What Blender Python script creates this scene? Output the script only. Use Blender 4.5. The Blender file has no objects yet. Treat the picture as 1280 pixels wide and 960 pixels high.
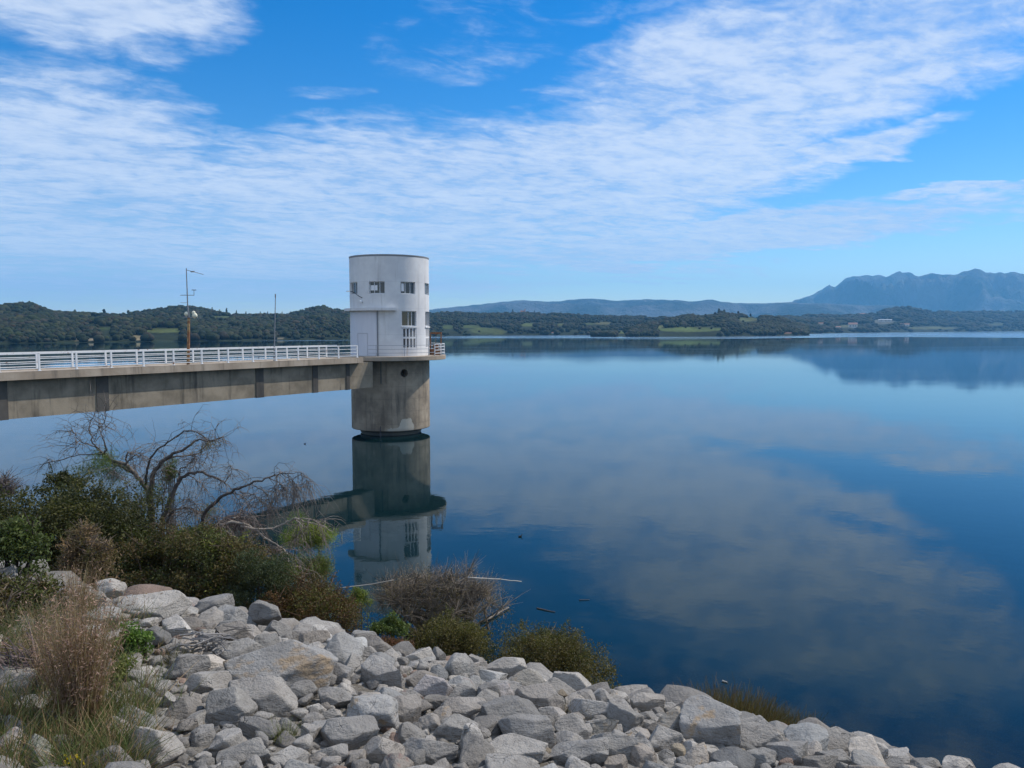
import bpy, bmesh, math, random
import numpy as np
from mathutils import Vector, Matrix
R = math.radians
random.seed(7); rng = np.random.default_rng(7)
SC = bpy.context.scene; COL = SC.collection
H = 10.3                       # eye height above the water
F = 940.0                      # focal length in units of a 1280 px wide picture
PITCH = math.atan(69/940.0)
cp, sp = math.cos(PITCH), math.sin(PITCH)
def ray(px, py):
    u = (px-640)/F; v = (py-480)/F
    return np.array([u, cp - v*sp, -(v*cp + sp)])
def at_y(px, py, Y):
    d = ray(px, py); t = Y/d[1]; return np.array([d[0]*t, Y, H+d[2]*t])
def proj(P):
    P = np.asarray(P, float); x, y, z = P[..., 0], P[..., 1], P[..., 2]-H
    dep = y*cp - z*sp; up = z*cp + y*sp
    return 640+F*x/dep, 480-F*up/dep, dep
def hdir(px):
    d = ray(px, 411); n = math.hypot(d[0], d[1]); return d[0]/n, d[1]/n
# ------------------------------------------------------------------ noise
def vnoise(P, seed=0):
    P = np.asarray(P, float); I = np.floor(P).astype(np.int64); f = P-I; u = f*f*(3-2*f)
    def h(ix, iy, iz):
        n = (ix*374761393 + iy*668265263 + iz*1440662683 + seed*974634777) & 0xffffffff
        n = ((n ^ (n >> 13))*1274126177) & 0xffffffff
        n = ((n ^ (n >> 16))*2246822519) & 0xffffffff
        return ((n ^ (n >> 15)) & 0xffffff)/float(0xffffff)
    r = 0
    for a in (0, 1):
        wa = u[..., 0] if a else 1-u[..., 0]
        for b in (0, 1):
            wb = u[..., 1] if b else 1-u[..., 1]
            for c in (0, 1):
                wc = u[..., 2] if c else 1-u[..., 2]
                r = r + wa*wb*wc*h(I[..., 0]+a, I[..., 1]+b, I[..., 2]+c)
    return r
def fbm(P, octv=4, seed=0, gain=.5):
    P = np.asarray(P, float); s = 0; a = 1; t = 0
    for k in range(octv):
        s = s + a*vnoise(P*2.03**k + 17.3*k, seed+k); t += a; a *= gain
    return s/t
def sst(a, b, x):
    t = np.clip((np.asarray(x, float)-a)/(b-a), 0, 1); return t*t*(3-2*t)
# ------------------------------------------------------------------ node helper
class N:
    def __init__(s, tree, clear=True):
        s.t = tree
        if clear: tree.nodes.clear()
    def n(s, typ, ins=None, **props):
        nd = s.t.nodes.new(typ)
        for k, v in props.items(): setattr(nd, k, v)
        for k, v in (ins or {}).items(): s.put(nd.inputs[k], v)
        return nd
    def put(s, sock, v):
        if isinstance(v, bpy.types.NodeSocket): s.t.links.new(v, sock)
        elif isinstance(v, (tuple, list)):
            if len(v) == 3 and len(sock.default_value) == 4: v = (*v, 1)
            sock.default_value = v
        else: sock.default_value = v
    def m(s, op, a, b=None, c=None, clamp=False):
        nd = s.n('ShaderNodeMath', operation=op, use_clamp=clamp)
        for i, v in enumerate((a, b, c)):
            if v is not None: s.put(nd.inputs[i], v)
        return nd.outputs[0]
    def add(s, a, b): return s.m('ADD', a, b)
    def mul(s, a, b): return s.m('MULTIPLY', a, b)
    def sub(s, a, b): return s.m('SUBTRACT', a, b)
    def mad(s, a, b, c): return s.m('MULTIPLY_ADD', a, b, c)
    def smooth(s, x, a, b, lo=0., hi=1.):
        nd = s.n('ShaderNodeMapRange', interpolation_type='SMOOTHSTEP')
        s.put(nd.inputs[0], x)
        for i, v in enumerate((a, b, lo, hi)): s.put(nd.inputs[i+1], v)
        return nd.outputs[0]
    def noise(s, vec, scale, detail=4, rough=.55, dist=0., out=0):
        nd = s.n('ShaderNodeTexNoise', {'Scale': scale, 'Detail': detail, 'Roughness': rough, 'Distortion': dist})
        if vec is not None: s.put(nd.inputs['Vector'], vec)
        return nd.outputs[out]
    def mix(s, f, a, b, blend='MIX'):
        nd = s.n('ShaderNodeMix', data_type='RGBA', blend_type=blend)
        s.put(nd.inputs[0], f); s.put(nd.inputs[6], a); s.put(nd.inputs[7], b)
        return nd.outputs[2]
    def sep(s, v):
        nd = s.n('ShaderNodeSeparateXYZ'); s.put(nd.inputs[0], v); return nd.outputs
    def comb(s, x, y, z):
        nd = s.n('ShaderNodeCombineXYZ')
        for i, v in enumerate((x, y, z)): s.put(nd.inputs[i], v)
        return nd.outputs[0]
    def scl(s, v, k):
        nd = s.n('ShaderNodeVectorMath', operation='MULTIPLY'); s.put(nd.inputs[0], v); s.put(nd.inputs[1], k); return nd.outputs[0]
    def vadd(s, v, k):
        nd = s.n('ShaderNodeVectorMath', operation='ADD'); s.put(nd.inputs[0], v); s.put(nd.inputs[1], k); return nd.outputs[0]
    def bump(s, h, strength=.5, dist=.02):
        return s.n('ShaderNodeBump', {'Strength': strength, 'Distance': dist, 'Height': h}).outputs[0]
    def pos(s): return s.n('ShaderNodeNewGeometry').outputs['Position']
    def obj(s): return s.n('ShaderNodeTexCoord').outputs['Object']
    def attr(s, name): return s.n('ShaderNodeAttribute', attribute_name=name).outputs['Color']
    def pbsdf(s, col, rough=.8, normal=None, **kw):
        ins = {'Base Color': col, 'Roughness': rough}; ins.update(kw)
        if normal is not None: ins['Normal'] = normal
        return s.n('ShaderNodeBsdfPrincipled', ins).outputs[0]
    def out(s, sh, vol=None):
        o = s.n('ShaderNodeOutputMaterial')
        if sh is not None: s.t.links.new(sh, o.inputs[0])
        if vol is not None: s.t.links.new(vol, o.inputs[1])
def material(name):
    m = bpy.data.materials.new(name); m.use_nodes = True
    return m, N(m.node_tree)
# ------------------------------------------------------------------ geometry helper
class Geo:
    def __init__(s): s.V = []; s.Q = []; s.T = []; s.C = []; s.n = 0
    def add(s, V, Q=None, T=None, col=None):
        V = np.asarray(V, float).reshape(-1, 3)
        if Q is not None and len(Q): s.Q.append(np.asarray(Q, np.int64).reshape(-1, 4)+s.n)
        if T is not None and len(T): s.T.append(np.asarray(T, np.int64).reshape(-1, 3)+s.n)
        s.V.append(V); s.n += len(V)
        if col is None: col = (1, 1, 1)
        c = np.asarray(col, float); s.C.append(np.broadcast_to(c, (len(V), 3)) if c.ndim == 1 else c)
    def box(s, c, size, ax=None, col=None):
        c = np.asarray(c, float); h = np.asarray(size, float)/2
        A = np.eye(3) if ax is None else np.asarray(ax, float)
        V = [c + (i*h[0])*A[0] + (j*h[1])*A[1] + (k*h[2])*A[2] for i in (-1, 1) for j in (-1, 1) for k in (-1, 1)]
        s.add(V, [(0, 1, 3, 2), (4, 6, 7, 5), (0, 4, 5, 1), (2, 3, 7, 6), (0, 2, 6, 4), (1, 5, 7, 3)], col=col)
    def bar(s, a, b, w, h=None, col=None):
        a = np.asarray(a, float); b = np.asarray(b, float); h = h or w
        d = b-a; L = np.linalg.norm(d); d = d/L
        up = np.array([0, 0, 1.]) if abs(d[2]) < .95 else np.array([0, 1., 0])
        sd = np.cross(d, up); sd /= np.linalg.norm(sd); up = np.cross(sd, d)
        s.box((a+b)/2, (L, w, h), (d, sd, up), col)
    def tube(s, P, r, k=5, col=None, cap=True):
        P = np.asarray(P, float); n = len(P); r = np.broadcast_to(np.asarray(r, float), (n,))
        T = np.gradient(P, axis=0); T /= np.linalg.norm(T, axis=1)[:, None]+1e-9
        up = np.where(np.abs(T[:, 2:3]) > .9, np.array([[1., 0, 0]]), np.array([[0, 0, 1.]]))
        A = np.cross(T, up); A /= np.linalg.norm(A, axis=1)[:, None]+1e-9
        for i in range(1, n):
            if (A[i]*A[i-1]).sum() < 0: A[i] = -A[i]
        B = np.cross(T, A)
        th = np.arange(k)*2*math.pi/k
        V = (P[:, None]+r[:, None, None]*(np.cos(th)[None, :, None]*A[:, None]+np.sin(th)[None, :, None]*B[:, None])).reshape(-1, 3)
        i, j = np.meshgrid(np.arange(n-1), np.arange(k), indexing='ij'); j2 = (j+1) % k
        Q = np.stack([i*k+j, i*k+j2, (i+1)*k+j2, (i+1)*k+j], -1).reshape(-1, 4)
        T3 = []
        if cap and k >= 3:
            T3 = [(0, a+1, a) for a in range(1, k-1)]+[((n-1)*k, (n-1)*k+a, (n-1)*k+a+1) for a in range(1, k-1)]
        s.add(V, Q, T3, col)
    def lathe(s, prof, c=(0, 0, 0), k=48, a0=0., a1=2*math.pi, col=None, basis=None):
        # prof: list of (r, z); closed profile loop for a partial sweep
        full = abs(a1-a0-2*math.pi) < 1e-6
        th = np.linspace(a0, a1, k+1)[:-1 if full else None]
        bx, by = basis if basis is not None else (np.array([1., 0, 0]), np.array([0, 1., 0]))
        D = np.cos(th)[:, None]*bx+np.sin(th)[:, None]*by
        prof = np.asarray(prof, float); n = len(prof)
        V = (np.asarray(c)+D[:, None, :]*prof[None, :, 0:1]+np.array([0, 0, 1.])*prof[None, :, 1:2]).reshape(-1, 3)
        m = len(th); Q = []
        for i in range(m if full else m-1):
            i2 = (i+1) % m
            for j in range(n-1): Q.append((i*n+j, i2*n+j, i2*n+j+1, i*n+j+1))
        s.add(V, Q, col=col)
    def build(s, name, mat=None, parent=None, org=None, smooth=False, loc=None):
        V = np.concatenate(s.V) if s.V else np.zeros((0, 3))
        o0 = ORG[parent.name] if parent is not None else (np.zeros(3) if org is None else np.asarray(org, float))
        if loc is not None: o0 = np.zeros(3)
        me = bpy.data.meshes.new(name)
        Q = np.concatenate(s.Q) if s.Q else np.zeros((0, 4), np.int64)
        T = np.concatenate(s.T) if s.T else np.zeros((0, 3), np.int64)
        me.vertices.add(len(V)); me.vertices.foreach_set('co', (V-o0).astype(np.float32).ravel())
        nl = 4*len(Q)+3*len(T); me.loops.add(nl)
        me.loops.foreach_set('vertex_index', np.concatenate([Q.ravel(), T.ravel()]).astype(np.int32))
        me.polygons.add(len(Q)+len(T))
        me.polygons.foreach_set('loop_start', np.concatenate([np.arange(len(Q))*4, 4*len(Q)+np.arange(len(T))*3]).astype(np.int32))
        me.polygons.foreach_set('use_smooth', np.full(len(Q)+len(T), smooth))
        ca = me.color_attributes.new('col', 'FLOAT_COLOR', 'POINT')
        C = np.concatenate(s.C); C = np.concatenate([C, np.ones((len(C), 1))], 1)
        ca.data.foreach_set('color', C.astype(np.float32).ravel())
        me.update(calc_edges=True)
        if mat is not None: me.materials.append(mat)
        o = bpy.data.objects.new(name, me); COL.objects.link(o)
        if parent is not None:
            o.parent = parent
            if loc is not None: o.location = Vector(np.asarray(loc)-ORG[parent.name])
            ORG[o.name] = ORG[parent.name]
        else:
            o.location = Vector(o0 if loc is None else loc); ORG[o.name] = np.asarray(o0 if loc is None else loc, float)
        return o
ORG = {}
def tag(o, label, cat, group=None):
    o['label'] = label; o['category'] = cat
    if group: o['group'] = group
    return o
def empty(name, loc, label, cat, group=None):
    o = bpy.data.objects.new(name, None); COL.objects.link(o); o.location = Vector(loc); o.empty_display_size = .3
    ORG[o.name] = np.asarray(loc, float); return tag(o, label, cat, group)
def setting(o, kind='structure'): o['kind'] = kind; return o
def copy_obj(o, parent=None, loc=None):
    c = o.copy(); COL.objects.link(c)
    if parent is not None: c.parent = parent
    if loc is not None: c.location = Vector(loc)
    return c
_ico = {}
def ico(sub):
    if sub not in _ico:
        bm = bmesh.new(); bmesh.ops.create_icosphere(bm, subdivisions=sub, radius=1)
        V = np.array([v.co[:] for v in bm.verts]); T = np.array([[v.index for v in f.verts] for f in bm.faces]); bm.free()
        _ico[sub] = (V, T)
    return _ico[sub]
# ------------------------------------------------------------------ render, camera
SC.render.engine = 'CYCLES'
cy = SC.cycles
cy.use_denoising = True
try: cy.denoiser = 'OPENIMAGEDENOISE'
except Exception: pass
cy.max_bounces = 6; cy.diffuse_bounces = 2; cy.glossy_bounces = 3; cy.transparent_max_bounces = 12; cy.volume_bounces = 2
cy.caustics_reflective = False; cy.caustics_refractive = False
cy.sample_clamp_indirect = 6
SC.view_settings.view_transform = 'Standard'; SC.view_settings.look = 'None'
SC.view_settings.exposure = EXPO = 0.0; SC.view_settings.gamma = 1
cam = bpy.data.cameras.new('camera'); camo = bpy.data.objects.new('camera', cam); COL.objects.link(camo)
cam.sensor_width = 36; cam.lens = 36*F/1280; cam.clip_start = .1; cam.clip_end = 40000
camo.location = (0, 0, H); camo.rotation_euler = (math.pi/2-PITCH, 0, 0); SC.camera = camo
# ------------------------------------------------------------------ sun and sky
SUN_AZ, SUN_EL = R(62), R(47)
S = Vector((math.sin(SUN_AZ)*math.cos(SUN_EL), math.cos(SUN_AZ)*math.cos(SUN_EL), math.sin(SUN_EL)))
sl = bpy.data.lights.new('sun', 'SUN'); sl.energy = 4.3; sl.angle = R(.55); sl.color = (1, .93, .83)
so = bpy.data.objects.new('sun', sl); COL.objects.link(so); so.rotation_euler = S.to_track_quat('Z', 'Y').to_euler(); so.location = (30, 10, 60)
w = bpy.data.worlds.new('World'); SC.world = w; w.use_nodes = True
def build_sky():
    k = N(w.node_tree)
    sky = k.n('ShaderNodeTexSky', sky_type='NISHITA', sun_disc=False, sun_elevation=SUN_EL, sun_rotation=SUN_AZ,
              air_density=1.0, dust_density=.05, ozone_density=2.6, altitude=200).outputs[0]
    hs = k.n('ShaderNodeHueSaturation', {'Hue': .507, 'Saturation': 1.5, 'Value': 1.16, 'Color': sky}).outputs[0]
    d = k.n('ShaderNodeTexCoord').outputs['Generated']
    x, y, z = k.sep(d)
    az = k.m('ARCTAN2', x, y); el = k.m('ARCSINE', z)
    zz = k.add(k.m('ABSOLUTE', z), .07)
    X0 = k.m('DIVIDE', x, zz); Y0 = k.m('DIVIDE', y, zz); rc, rs = math.cos(R(24)), math.sin(R(24))
    P = k.comb(k.mad(X0, rc, k.mul(Y0, rs)), k.mad(Y0, rc, k.mul(X0, -rs)), 0.)
    n1 = k.noise(k.scl(P, (.55, 1.0, 1)), 1.15, 8, .6, .5)
    n2 = k.noise(k.scl(P, (1., 1.35, 1)), 5., 6, .58, .5)
    n4 = k.noise(k.scl(P, (1., 1.4, 1)), 17., 4, .6)
    n3 = k.noise(P, .55, 3, .5)
    # domain wobble, so that no cloud keeps a smooth outline
    wob = k.noise(k.scl(P, (1, 1.5, 1)), 1.3, 4, .6, out=1)
    wx, wy, _ = k.sep(wob)
    az2 = k.mad(k.sub(wx, .5), .16, az); el2 = k.mad(k.sub(wy, .5), .075, el)
    E = [  # px, py, a, b, tilt, amp
        (60, -45, 285, 118, -4, 1.05), (90, 235, 255, 165, 0, .98), (500, 262, 430, 118, 5, .95), (770, 215, 330, 120, 9, .92),
        (1010, 60, 400, 150, 12, .86), (1150, -120, 560, 190, 8, .52), (900, 299, 440, 34, 4.4, 1.0), (1215, 233, 135, 11, 2, .9),
        (1090, 182, 125, 20, 6, .85), (410, 118, 75, 18, 3, .34), (590, 40, 170, 80, 8, .30), (820, 345, 190, 7, 3, .5),
        (280, 328, 560, 78, 1, .86), (100, -330, 300, 120, 0, .7), (560, -260, 260, 60, 10, .45)]
    acc = None
    for (px, py, a, b, tl, amp) in E:
        r0 = ray(px, py); A0 = math.atan2(r0[0], r0[1]); E0 = math.atan2(r0[2], math.hypot(r0[0], r0[1]))
        ca = math.cos(A0); a = a/F*ca*ca; b = b/F*ca*math.cos(E0)**2
        du = k.sub(az2, A0); dv = k.sub(el2, E0); c, s_ = math.cos(R(tl)), math.sin(R(tl))
        uu = k.mad(du, c/a, k.mul(dv, s_/a)); vv = k.mad(dv, c/b, k.mul(du, -s_/b))
        rr = k.m('SQRT', k.mad(uu, uu, k.mul(vv, vv)))
        f = k.smooth(rr, 1.2, .45, 0., amp)
        acc = f if acc is None else k.m('MAXIMUM', acc, f)
    # added cloud cover out of view, all round and overhead, to whiten ambient light
    back = k.mul(k.m('MAXIMUM', k.smooth(k.m('ABSOLUTE', az), .75, 1.15), k.smooth(el, .62, .85)), k.smooth(n3, .3, .5, .35, 1.0))
    acc = k.m('MAXIMUM', acc, back)
    dens = k.add(k.mul(acc, .98), k.add(k.mul(k.sub(n1, .5), 1.15), k.add(k.mul(k.sub(n2, .5), 1.05), k.mul(k.sub(n4, .5), .32))))
    dens = k.mul(dens, k.smooth(acc, 0., .3))
    op = k.mul(k.smooth(dens, .14, 1.0, 0., .84), k.smooth(k.add(k.mul(n2, .55), k.mul(n4, .45)), .36, .58, .84, 1.))
    op = k.mul(op, k.smooth(z, .0, .055))
    shade = k.smooth(k.add(k.mul(n1, .55), k.add(k.mul(n2, .45), k.mul(n4, .2))), .44, .78)
    cc = k.mix(shade, (4.6, 5.6, 7.4, 1), (6.7, 7.3, 8.3, 1))
    col = k.mix(op, hs, cc)
    bg = k.n('ShaderNodeBackground', {'Color': col, 'Strength': .126}).outputs[0]
    o = k.n('ShaderNodeOutputWorld'); k.t.links.new(bg, o.inputs[0])
build_sky()
# ------------------------------------------------------------------ haze
HAZE = 9.4e-5
g = Geo(); g.box((0, 5500, 382), (29000, 14000, 776))
m, k = material('haze_air')
k.out(None, k.n('ShaderNodeVolumePrincipled', {'Color': (.20, .58, 1, 1), 'Density': HAZE, 'Anisotropy': .1}).outputs[0])
hz = setting(g.build('haze', m), 'stuff')
# ------------------------------------------------------------------ bank and lake
def bank(x, y, rough=True):
    x = np.asarray(x, float); y = np.asarray(y, float)
    q = .25*x+.97*y
    xc = np.clip(x, -7, 40); yc = np.maximum(y, -.5)
    z = 8.17-.129*xc-.18*yc
    e = (q-7.2+.13*np.maximum(x-1.3, 0))/.42
    z = z-.52*.42*np.where(e > 30, e, np.log1p(np.exp(np.minimum(e, 30))))
    z = np.where(y < -.5, z, z)
    if rough:
        P = np.stack([x, y, 0*x], -1)
        z = z+.16*(fbm(P*.7, 4, 3)-.5)*(1+.5*sst(8, 12, q))
    return np.maximum(z, -5+.2*np.sin(x*.3)*np.cos(y*.21))
def bank_hit(px, py):
    d = ray(px, py); t = np.arange(3.5, 40, .01)
    P = d[None]*t[:, None]; P[:, 2] += H
    b = bank(P[:, 0], P[:, 1], False)
    i = np.nonzero(P[:, 2] <= b)[0]
    q = .25*P[:, 0]+.97*P[:, 1]
    if len(i) and q[i[0]] < 7.6: return P[i[0]], False
    gap = P[:, 2]-b; ok = (q > 6.2) & (q < 7.6)
    j = np.nonzero(ok)[0][np.argmin(gap[ok])]
    return P[j], True
def axis(vals):
    out = [vals[0][0]]
    for a, b, st in vals: out += list(np.arange(a, b, st)[1:])+[b]
    return np.array(out)
gx = axis([(-1400, -200, 100), (-200, -40, 8), (-40, -10, .8), (-10, 8, .14), (8, 30, .8), (30, 200, 8), (200, 1400, 100)])
gy = axis([(-1400, -100, 100), (-100, -10, 6), (-10, 3, .5), (3, 12, .14), (12, 45, .8), (45, 60, 5)])
X, Y = np.meshgrid(gx, gy, indexing='ij'); Z = bank(X, Y)
g = Geo(); nx, ny = X.shape
i, j = np.meshgrid(np.arange(nx-1), np.arange(ny-1), indexing='ij')
g.add(np.stack([X, Y, Z], -1), np.stack([i*ny+j, (i+1)*ny+j, (i+1)*ny+j+1, i*ny+j+1], -1))
m, k = material('bank_soil')
p = k.pos(); a = k.noise(p, 1.3, 6, .6); b = k.noise(p, 9, 6, .65); c = k.noise(p, 40, 4, .7)
col = k.mix(k.smooth(a, .4, .65), (.115, .10, .078, 1), (.20, .185, .16, 1))
col = k.mix(k.smooth(b, .45, .62), col, (.24, .23, .215, 1)); col = k.mix(k.smooth(c, .55, .75), col, (.07, .06, .048, 1))
k.out(k.pbsdf(col, .95, k.bump(k.add(b, k.mul(c, .6)), .8, .05)))
setting(g.build('bank_ground', m, smooth=True))

m, k = material('lake_water')
p = k.pos(); px_, py_, pz_ = k.sep(p)
qq = k.mad(px_, .25, k.mul(py_, .97))
r = k.m('SQRT', k.mad(px_, px_, k.mul(py_, py_)))
# wind-ruffled strips far out
st = k.noise(k.scl(p, (.0018, .006, 1)), 1., 4, .55)
st2 = k.noise(k.scl(p, (.0007, .0045, 1)), 1.6, 5, .6, .4)
az_ = k.m('ARCTAN2', px_, py_)
rin = k.mad(k.sub(st, .5), 90., k.add(k.smooth(az_, -.28, -.05, 650., 745.), k.smooth(az_, .2, .5, 0., 300.)))
ruf = k.mul(k.smooth(k.sub(r, rin), -12., 25.), k.smooth(k.sub(r, k.smooth(az_, -.22, .1, 9000., 20000.)), 400., 0.))
ruf = k.mul(ruf, k.smooth(st2, .30, .46, .15, 1.))
calm = k.noise(k.scl(p, (.012, .03, 1)), 1., 3, .5)
rough = k.mad(ruf, .11, k.smooth(calm, .35, .7, .01, .055))
wv = k.noise(k.scl(p, (1, 1, 1)), 1.6, 3, .5); wv2 = k.noise(k.scl(p, (.13, .2, 1)), 1., 3, .5)
near = k.smooth(r, 90., 12., .0, 1.)
h = k.add(k.mul(wv, .0045), k.mul(wv2, .016))
bmp = k.n('ShaderNodeBump', {'Strength': .5, 'Distance': 1., 'Height': h}).outputs[0]
fr = k.n('ShaderNodeFresnel', {'IOR': 1.34, 'Normal': bmp}).outputs[0]
gl = k.n('ShaderNodeBsdfGlossy', {'Color': (.86, .95, 1, 1), 'Roughness': rough, 'Normal': bmp}).outputs[0]
deep = k.n('ShaderNodeBsdfDiffuse', {'Color': (.0035, .015, .018, 1)}).outputs[0]
tr = k.n('ShaderNodeBsdfTransparent', {'Color': (.52, .74, .60, 1)}).outputs[0]
patch = k.noise(k.scl(p, (.35, .35, 1)), 1., 4, .6)
shal = k.smooth(k.add(qq, k.mul(k.sub(patch, .5), 3.)), 25., 16.5, 0., .9)
ms = k.n('ShaderNodeMixShader'); k.put(ms.inputs[0], shal); k.put(ms.inputs[1], deep); k.put(ms.inputs[2], tr)
ms2 = k.n('ShaderNodeMixShader'); k.put(ms2.inputs[0], fr); k.put(ms2.inputs[1], ms.outputs[0]); k.put(ms2.inputs[2], gl)
k.out(ms2.outputs[0])
g = Geo(); g.add([(-14000, -1200, 0), (14000, -1200, 0), (14000, 12400, 0), (-14000, 12400, 0)], [(0, 1, 2, 3)])
setting(g.build('lake_water', m))
# ------------------------------------------------------------------ far land
def interp(pts):
    xs, ys = zip(*pts); return lambda x: np.interp(x, xs, ys)
FIELDS = [  # px, py, rx, ry, colour
    (205, 413, 27, 3.4, (.13, .16, .055)), (270, 396.3, 24, 1.5, (.12, .15, .06)), (340, 402, 6, 1.6, (.11, .14, .05)), (132, 411, 12, 2.6, (.06, .085, .03)), (115, 398, 10, 2, (.08, .075, .05)),
    (97, 424.0, 7, 2.0, (.34, .29, .19)), (112, 424.2, 9, 1.4, (.33, .28, .2)), (170, 422.5, 10, 3.4, (.34, .29, .18)), (350, 423, 5, 1., (.25, .22, .16)),
    (659, 406, 11, 2.4, (.12, .15, .05)), (700, 405.6, 7, 1.6, (.13, .15, .06)), (605, 413.5, 20, 4.4, (.10, .13, .045)), (588, 408, 13, 2, (.09, .12, .04)), (754, 404, 12, 1.6, (.15, .15, .07)), (622, 415, 12, 3, (.12, .15, .05)),
    (815, 394, 12, 1.2, (.2, .18, .09)), (735, 405, 8, 1.2, (.11, .14, .05)), (560, 409, 8, 2.5, (.08, .11, .04)),
    (862, 412, 44, 3.4, (.12, .16, .05)), (826, 408, 6, 2.6, (.18, .2, .08)), (777, 415.5, 10, 1.8, (.15, .18, .06)), (882, 391.3, 17, 1.6, (.17, .17, .07)), (935, 399, 14, 3, (.12, .14, .06)),
    (1105, 402, 15, 3.2, (.16, .165, .14)), (1060, 408, 13, 1.8, (.15, .16, .09)), (1167, 410, 34, 1.7, (.14, .16, .08)), (1197, 388, 24, 1.4, (.2, .2, .12)), (1085, 391, 16, 1.2, (.2, .19, .12)), (985, 416, 7, 1.2, (.2, .12, .09)), (1245, 405, 12, 2, (.10, .12, .06))]
def field_at(x, y):
    c = np.zeros(x.shape+(3,)); wgt = np.zeros(x.shape)
    wob = 1+.5*(fbm(np.stack([x*.12, y*.5, 0*x], -1), 3, 5)-.5)
    for (fx, fy, rx, ry, fc) in FIELDS:
        d = np.sqrt(((x-fx)/rx)**2+((y-fy)/ry)**2)*wob
        ww = sst(1.05, .8, d); wgt2 = np.maximum(wgt, ww); c = np.where((ww > wgt)[..., None], np.array(fc)*.8, c); wgt = wgt2
    return wgt, c
class Hill:
    def __init__(s, name, x0, x1, step, sky, shore, ridge, rows, amp, treeh, seed, fscale, mat, fpow=.8, fields=True, ridged=False, base=(.028, .037, .018), zmin=-3., jit=1.2):
        px = np.arange(x0, x1+step, step); s.px = px; t = np.concatenate([[-.06], np.linspace(0, 1, rows), [1.12, 1.3, 1.6]])
        hd = np.array([hdir(a) for a in px]); yy = sky(px)+jit*(fbm(np.stack([px*.11, 0*px+seed, 0*px], -1), 4, seed)-.5)
        tel = np.array([(lambda d: d[2]/math.hypot(d[0], d[1]))(ray(a, b)) for a, b in zip(px, yy)])
        rs, rr = shore(px), ridge(px); zr = H+rr*tel-treeh
        Tt = np.tile(t, (len(px), 1)); r = rs[:, None]+(rr-rs)[:, None]*Tt
        Xx = hd[:, 0:1]*r; Yy = hd[:, 1:2]*r
        P = np.stack([Xx*fscale, Yy*fscale, 0*Xx], -1)
        nn = fbm(P, 6, seed, .55)
        if ridged: nn = 1-np.abs(2*nn-1)*1.6
        sh = np.where(Tt <= 1, np.clip(Tt, 0, 1)**fpow, 1-.9*(Tt-1))
        Zz = zr[:, None]*sh+amp*(nn-.55)*np.clip(Tt*4, 0, 1)*np.where(Tt > .93, .35, 1.)*np.sin(np.clip(Tt, 0, 1)*math.pi*.9+.15)**.5
        # keep the skyline where the photo has it
        cap = H+r*tel[:, None]-treeh
        Zz = np.where(Tt < 1, np.minimum(Zz, cap-.002*zr[:, None]), Zz)
        Zz = np.where(Tt < 0, zmin, np.maximum(Zz, .35))
        if zmin > 0: Zz = np.maximum(Zz, zmin)
        s.P = np.stack([Xx, Yy, Zz], -1); s.T = Tt
        n1, n2 = Xx.shape; i, j = np.meshgrid(np.arange(n1-1), np.arange(n2-1), indexing='ij')
        ax, ay, _ = proj(s.P)
        v = fbm(P*5+9, 4, seed+9)
        C = np.array(base)*(0.65+.75*v[..., None])
        s.fw = np.zeros(Xx.shape)
        if fields:
            fw, fc = field_at(ax, ay); fw = fw*(Tt < 1.05); C = C*(1-fw[..., None])+fc*(.85+.3*v[..., None])*fw[..., None]; s.fw = fw
        g = Geo(); g.add(s.P, np.stack([i*n2+j, (i+1)*n2+j, (i+1)*n2+j+1, i*n2+j+1], -1), col=C.reshape(-1, 3))
        s.o = setting(g.build(name, mat, smooth=True))
        s.ax, s.ay = ax, ay
    def near(s, px, py):
        d = (s.ax-px)**2+((s.ay-py)*3)**2+np.where((s.T > 1.01) | (s.T < 0), 1e6, 0)
        i, j = np.unravel_index(np.argmin(d), d.shape); return s.P[i, j]
    def trees(s, g, n, hmin, hmax, variants, sub, tmax=1.06, seed=1, pal=None, wide=1.0):
        r_ = np.random.default_rng(seed); nc, nr = s.T.shape
        u = r_.random(n)*(nc-1.001); v = (r_.random(n)**.9)*(nr-4)+1.0
        i = u.astype(int); j = v.astype(int); fu = (u-i)[:, None]; fv = (v-j)[:, None]
        Pq = (s.P[i, j]*(1-fu)+s.P[i+1, j]*fu)*(1-fv)+(s.P[i, j+1]*(1-fu)+s.P[i+1, j+1]*fu)*fv
        fw = s.fw[i, j]
        for up in (1.5, 4., 7.):
            ax, ay, _ = proj(Pq+np.array([0, 0, up])); f2, _ = field_at(ax, ay); fw = np.maximum(fw, f2)
        ok = (fw < .35) | (r_.random(n) < .01)
        # clearings
        cl = fbm(Pq*np.array([.012, .012, 0]), 3, 44); ok &= (cl > .34) | (r_.random(n) < .35)
        for q in Pq[ok]:
            V, T = variants[r_.integers(len(variants))]
            h = (hmin+(hmax-hmin)*r_.random()**1.5)*(.62+.8*float(vnoise(q*np.array([.011, .011, 0]), 5))); wd = h*(.5+.35*r_.random())*wide
            a = r_.random()*6.28; c, s_ = math.cos(a), math.sin(a)
            W = V*np.array([wd, wd, h*.55]); W = np.stack([W[:, 0]*c-W[:, 1]*s_, W[:, 0]*s_+W[:, 1]*c, W[:, 2]], -1)
            base = pal[r_.integers(len(pal))]; cc = np.array(base)*(.75+.5*r_.random())
            g.add(W+q+np.array([0, 0, h*.42]), T=T, col=cc)
m, k = material('hill_ground')
p = k.pos(); a = k.noise(p, .03, 6, .65); a2 = k.noise(p, .25, 5, .7)
col = k.mix(k.smooth(a, .3, .7), k.mix(1., k.attr('col'), (.62, .58, .5, 1), 'MULTIPLY'), k.attr('col')); col = k.mix(k.mul(k.smooth(a2, .5, .62), .7), col, k.mix(1., col, (.35, .42, .35, 1), 'MULTIPLY'))
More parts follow.
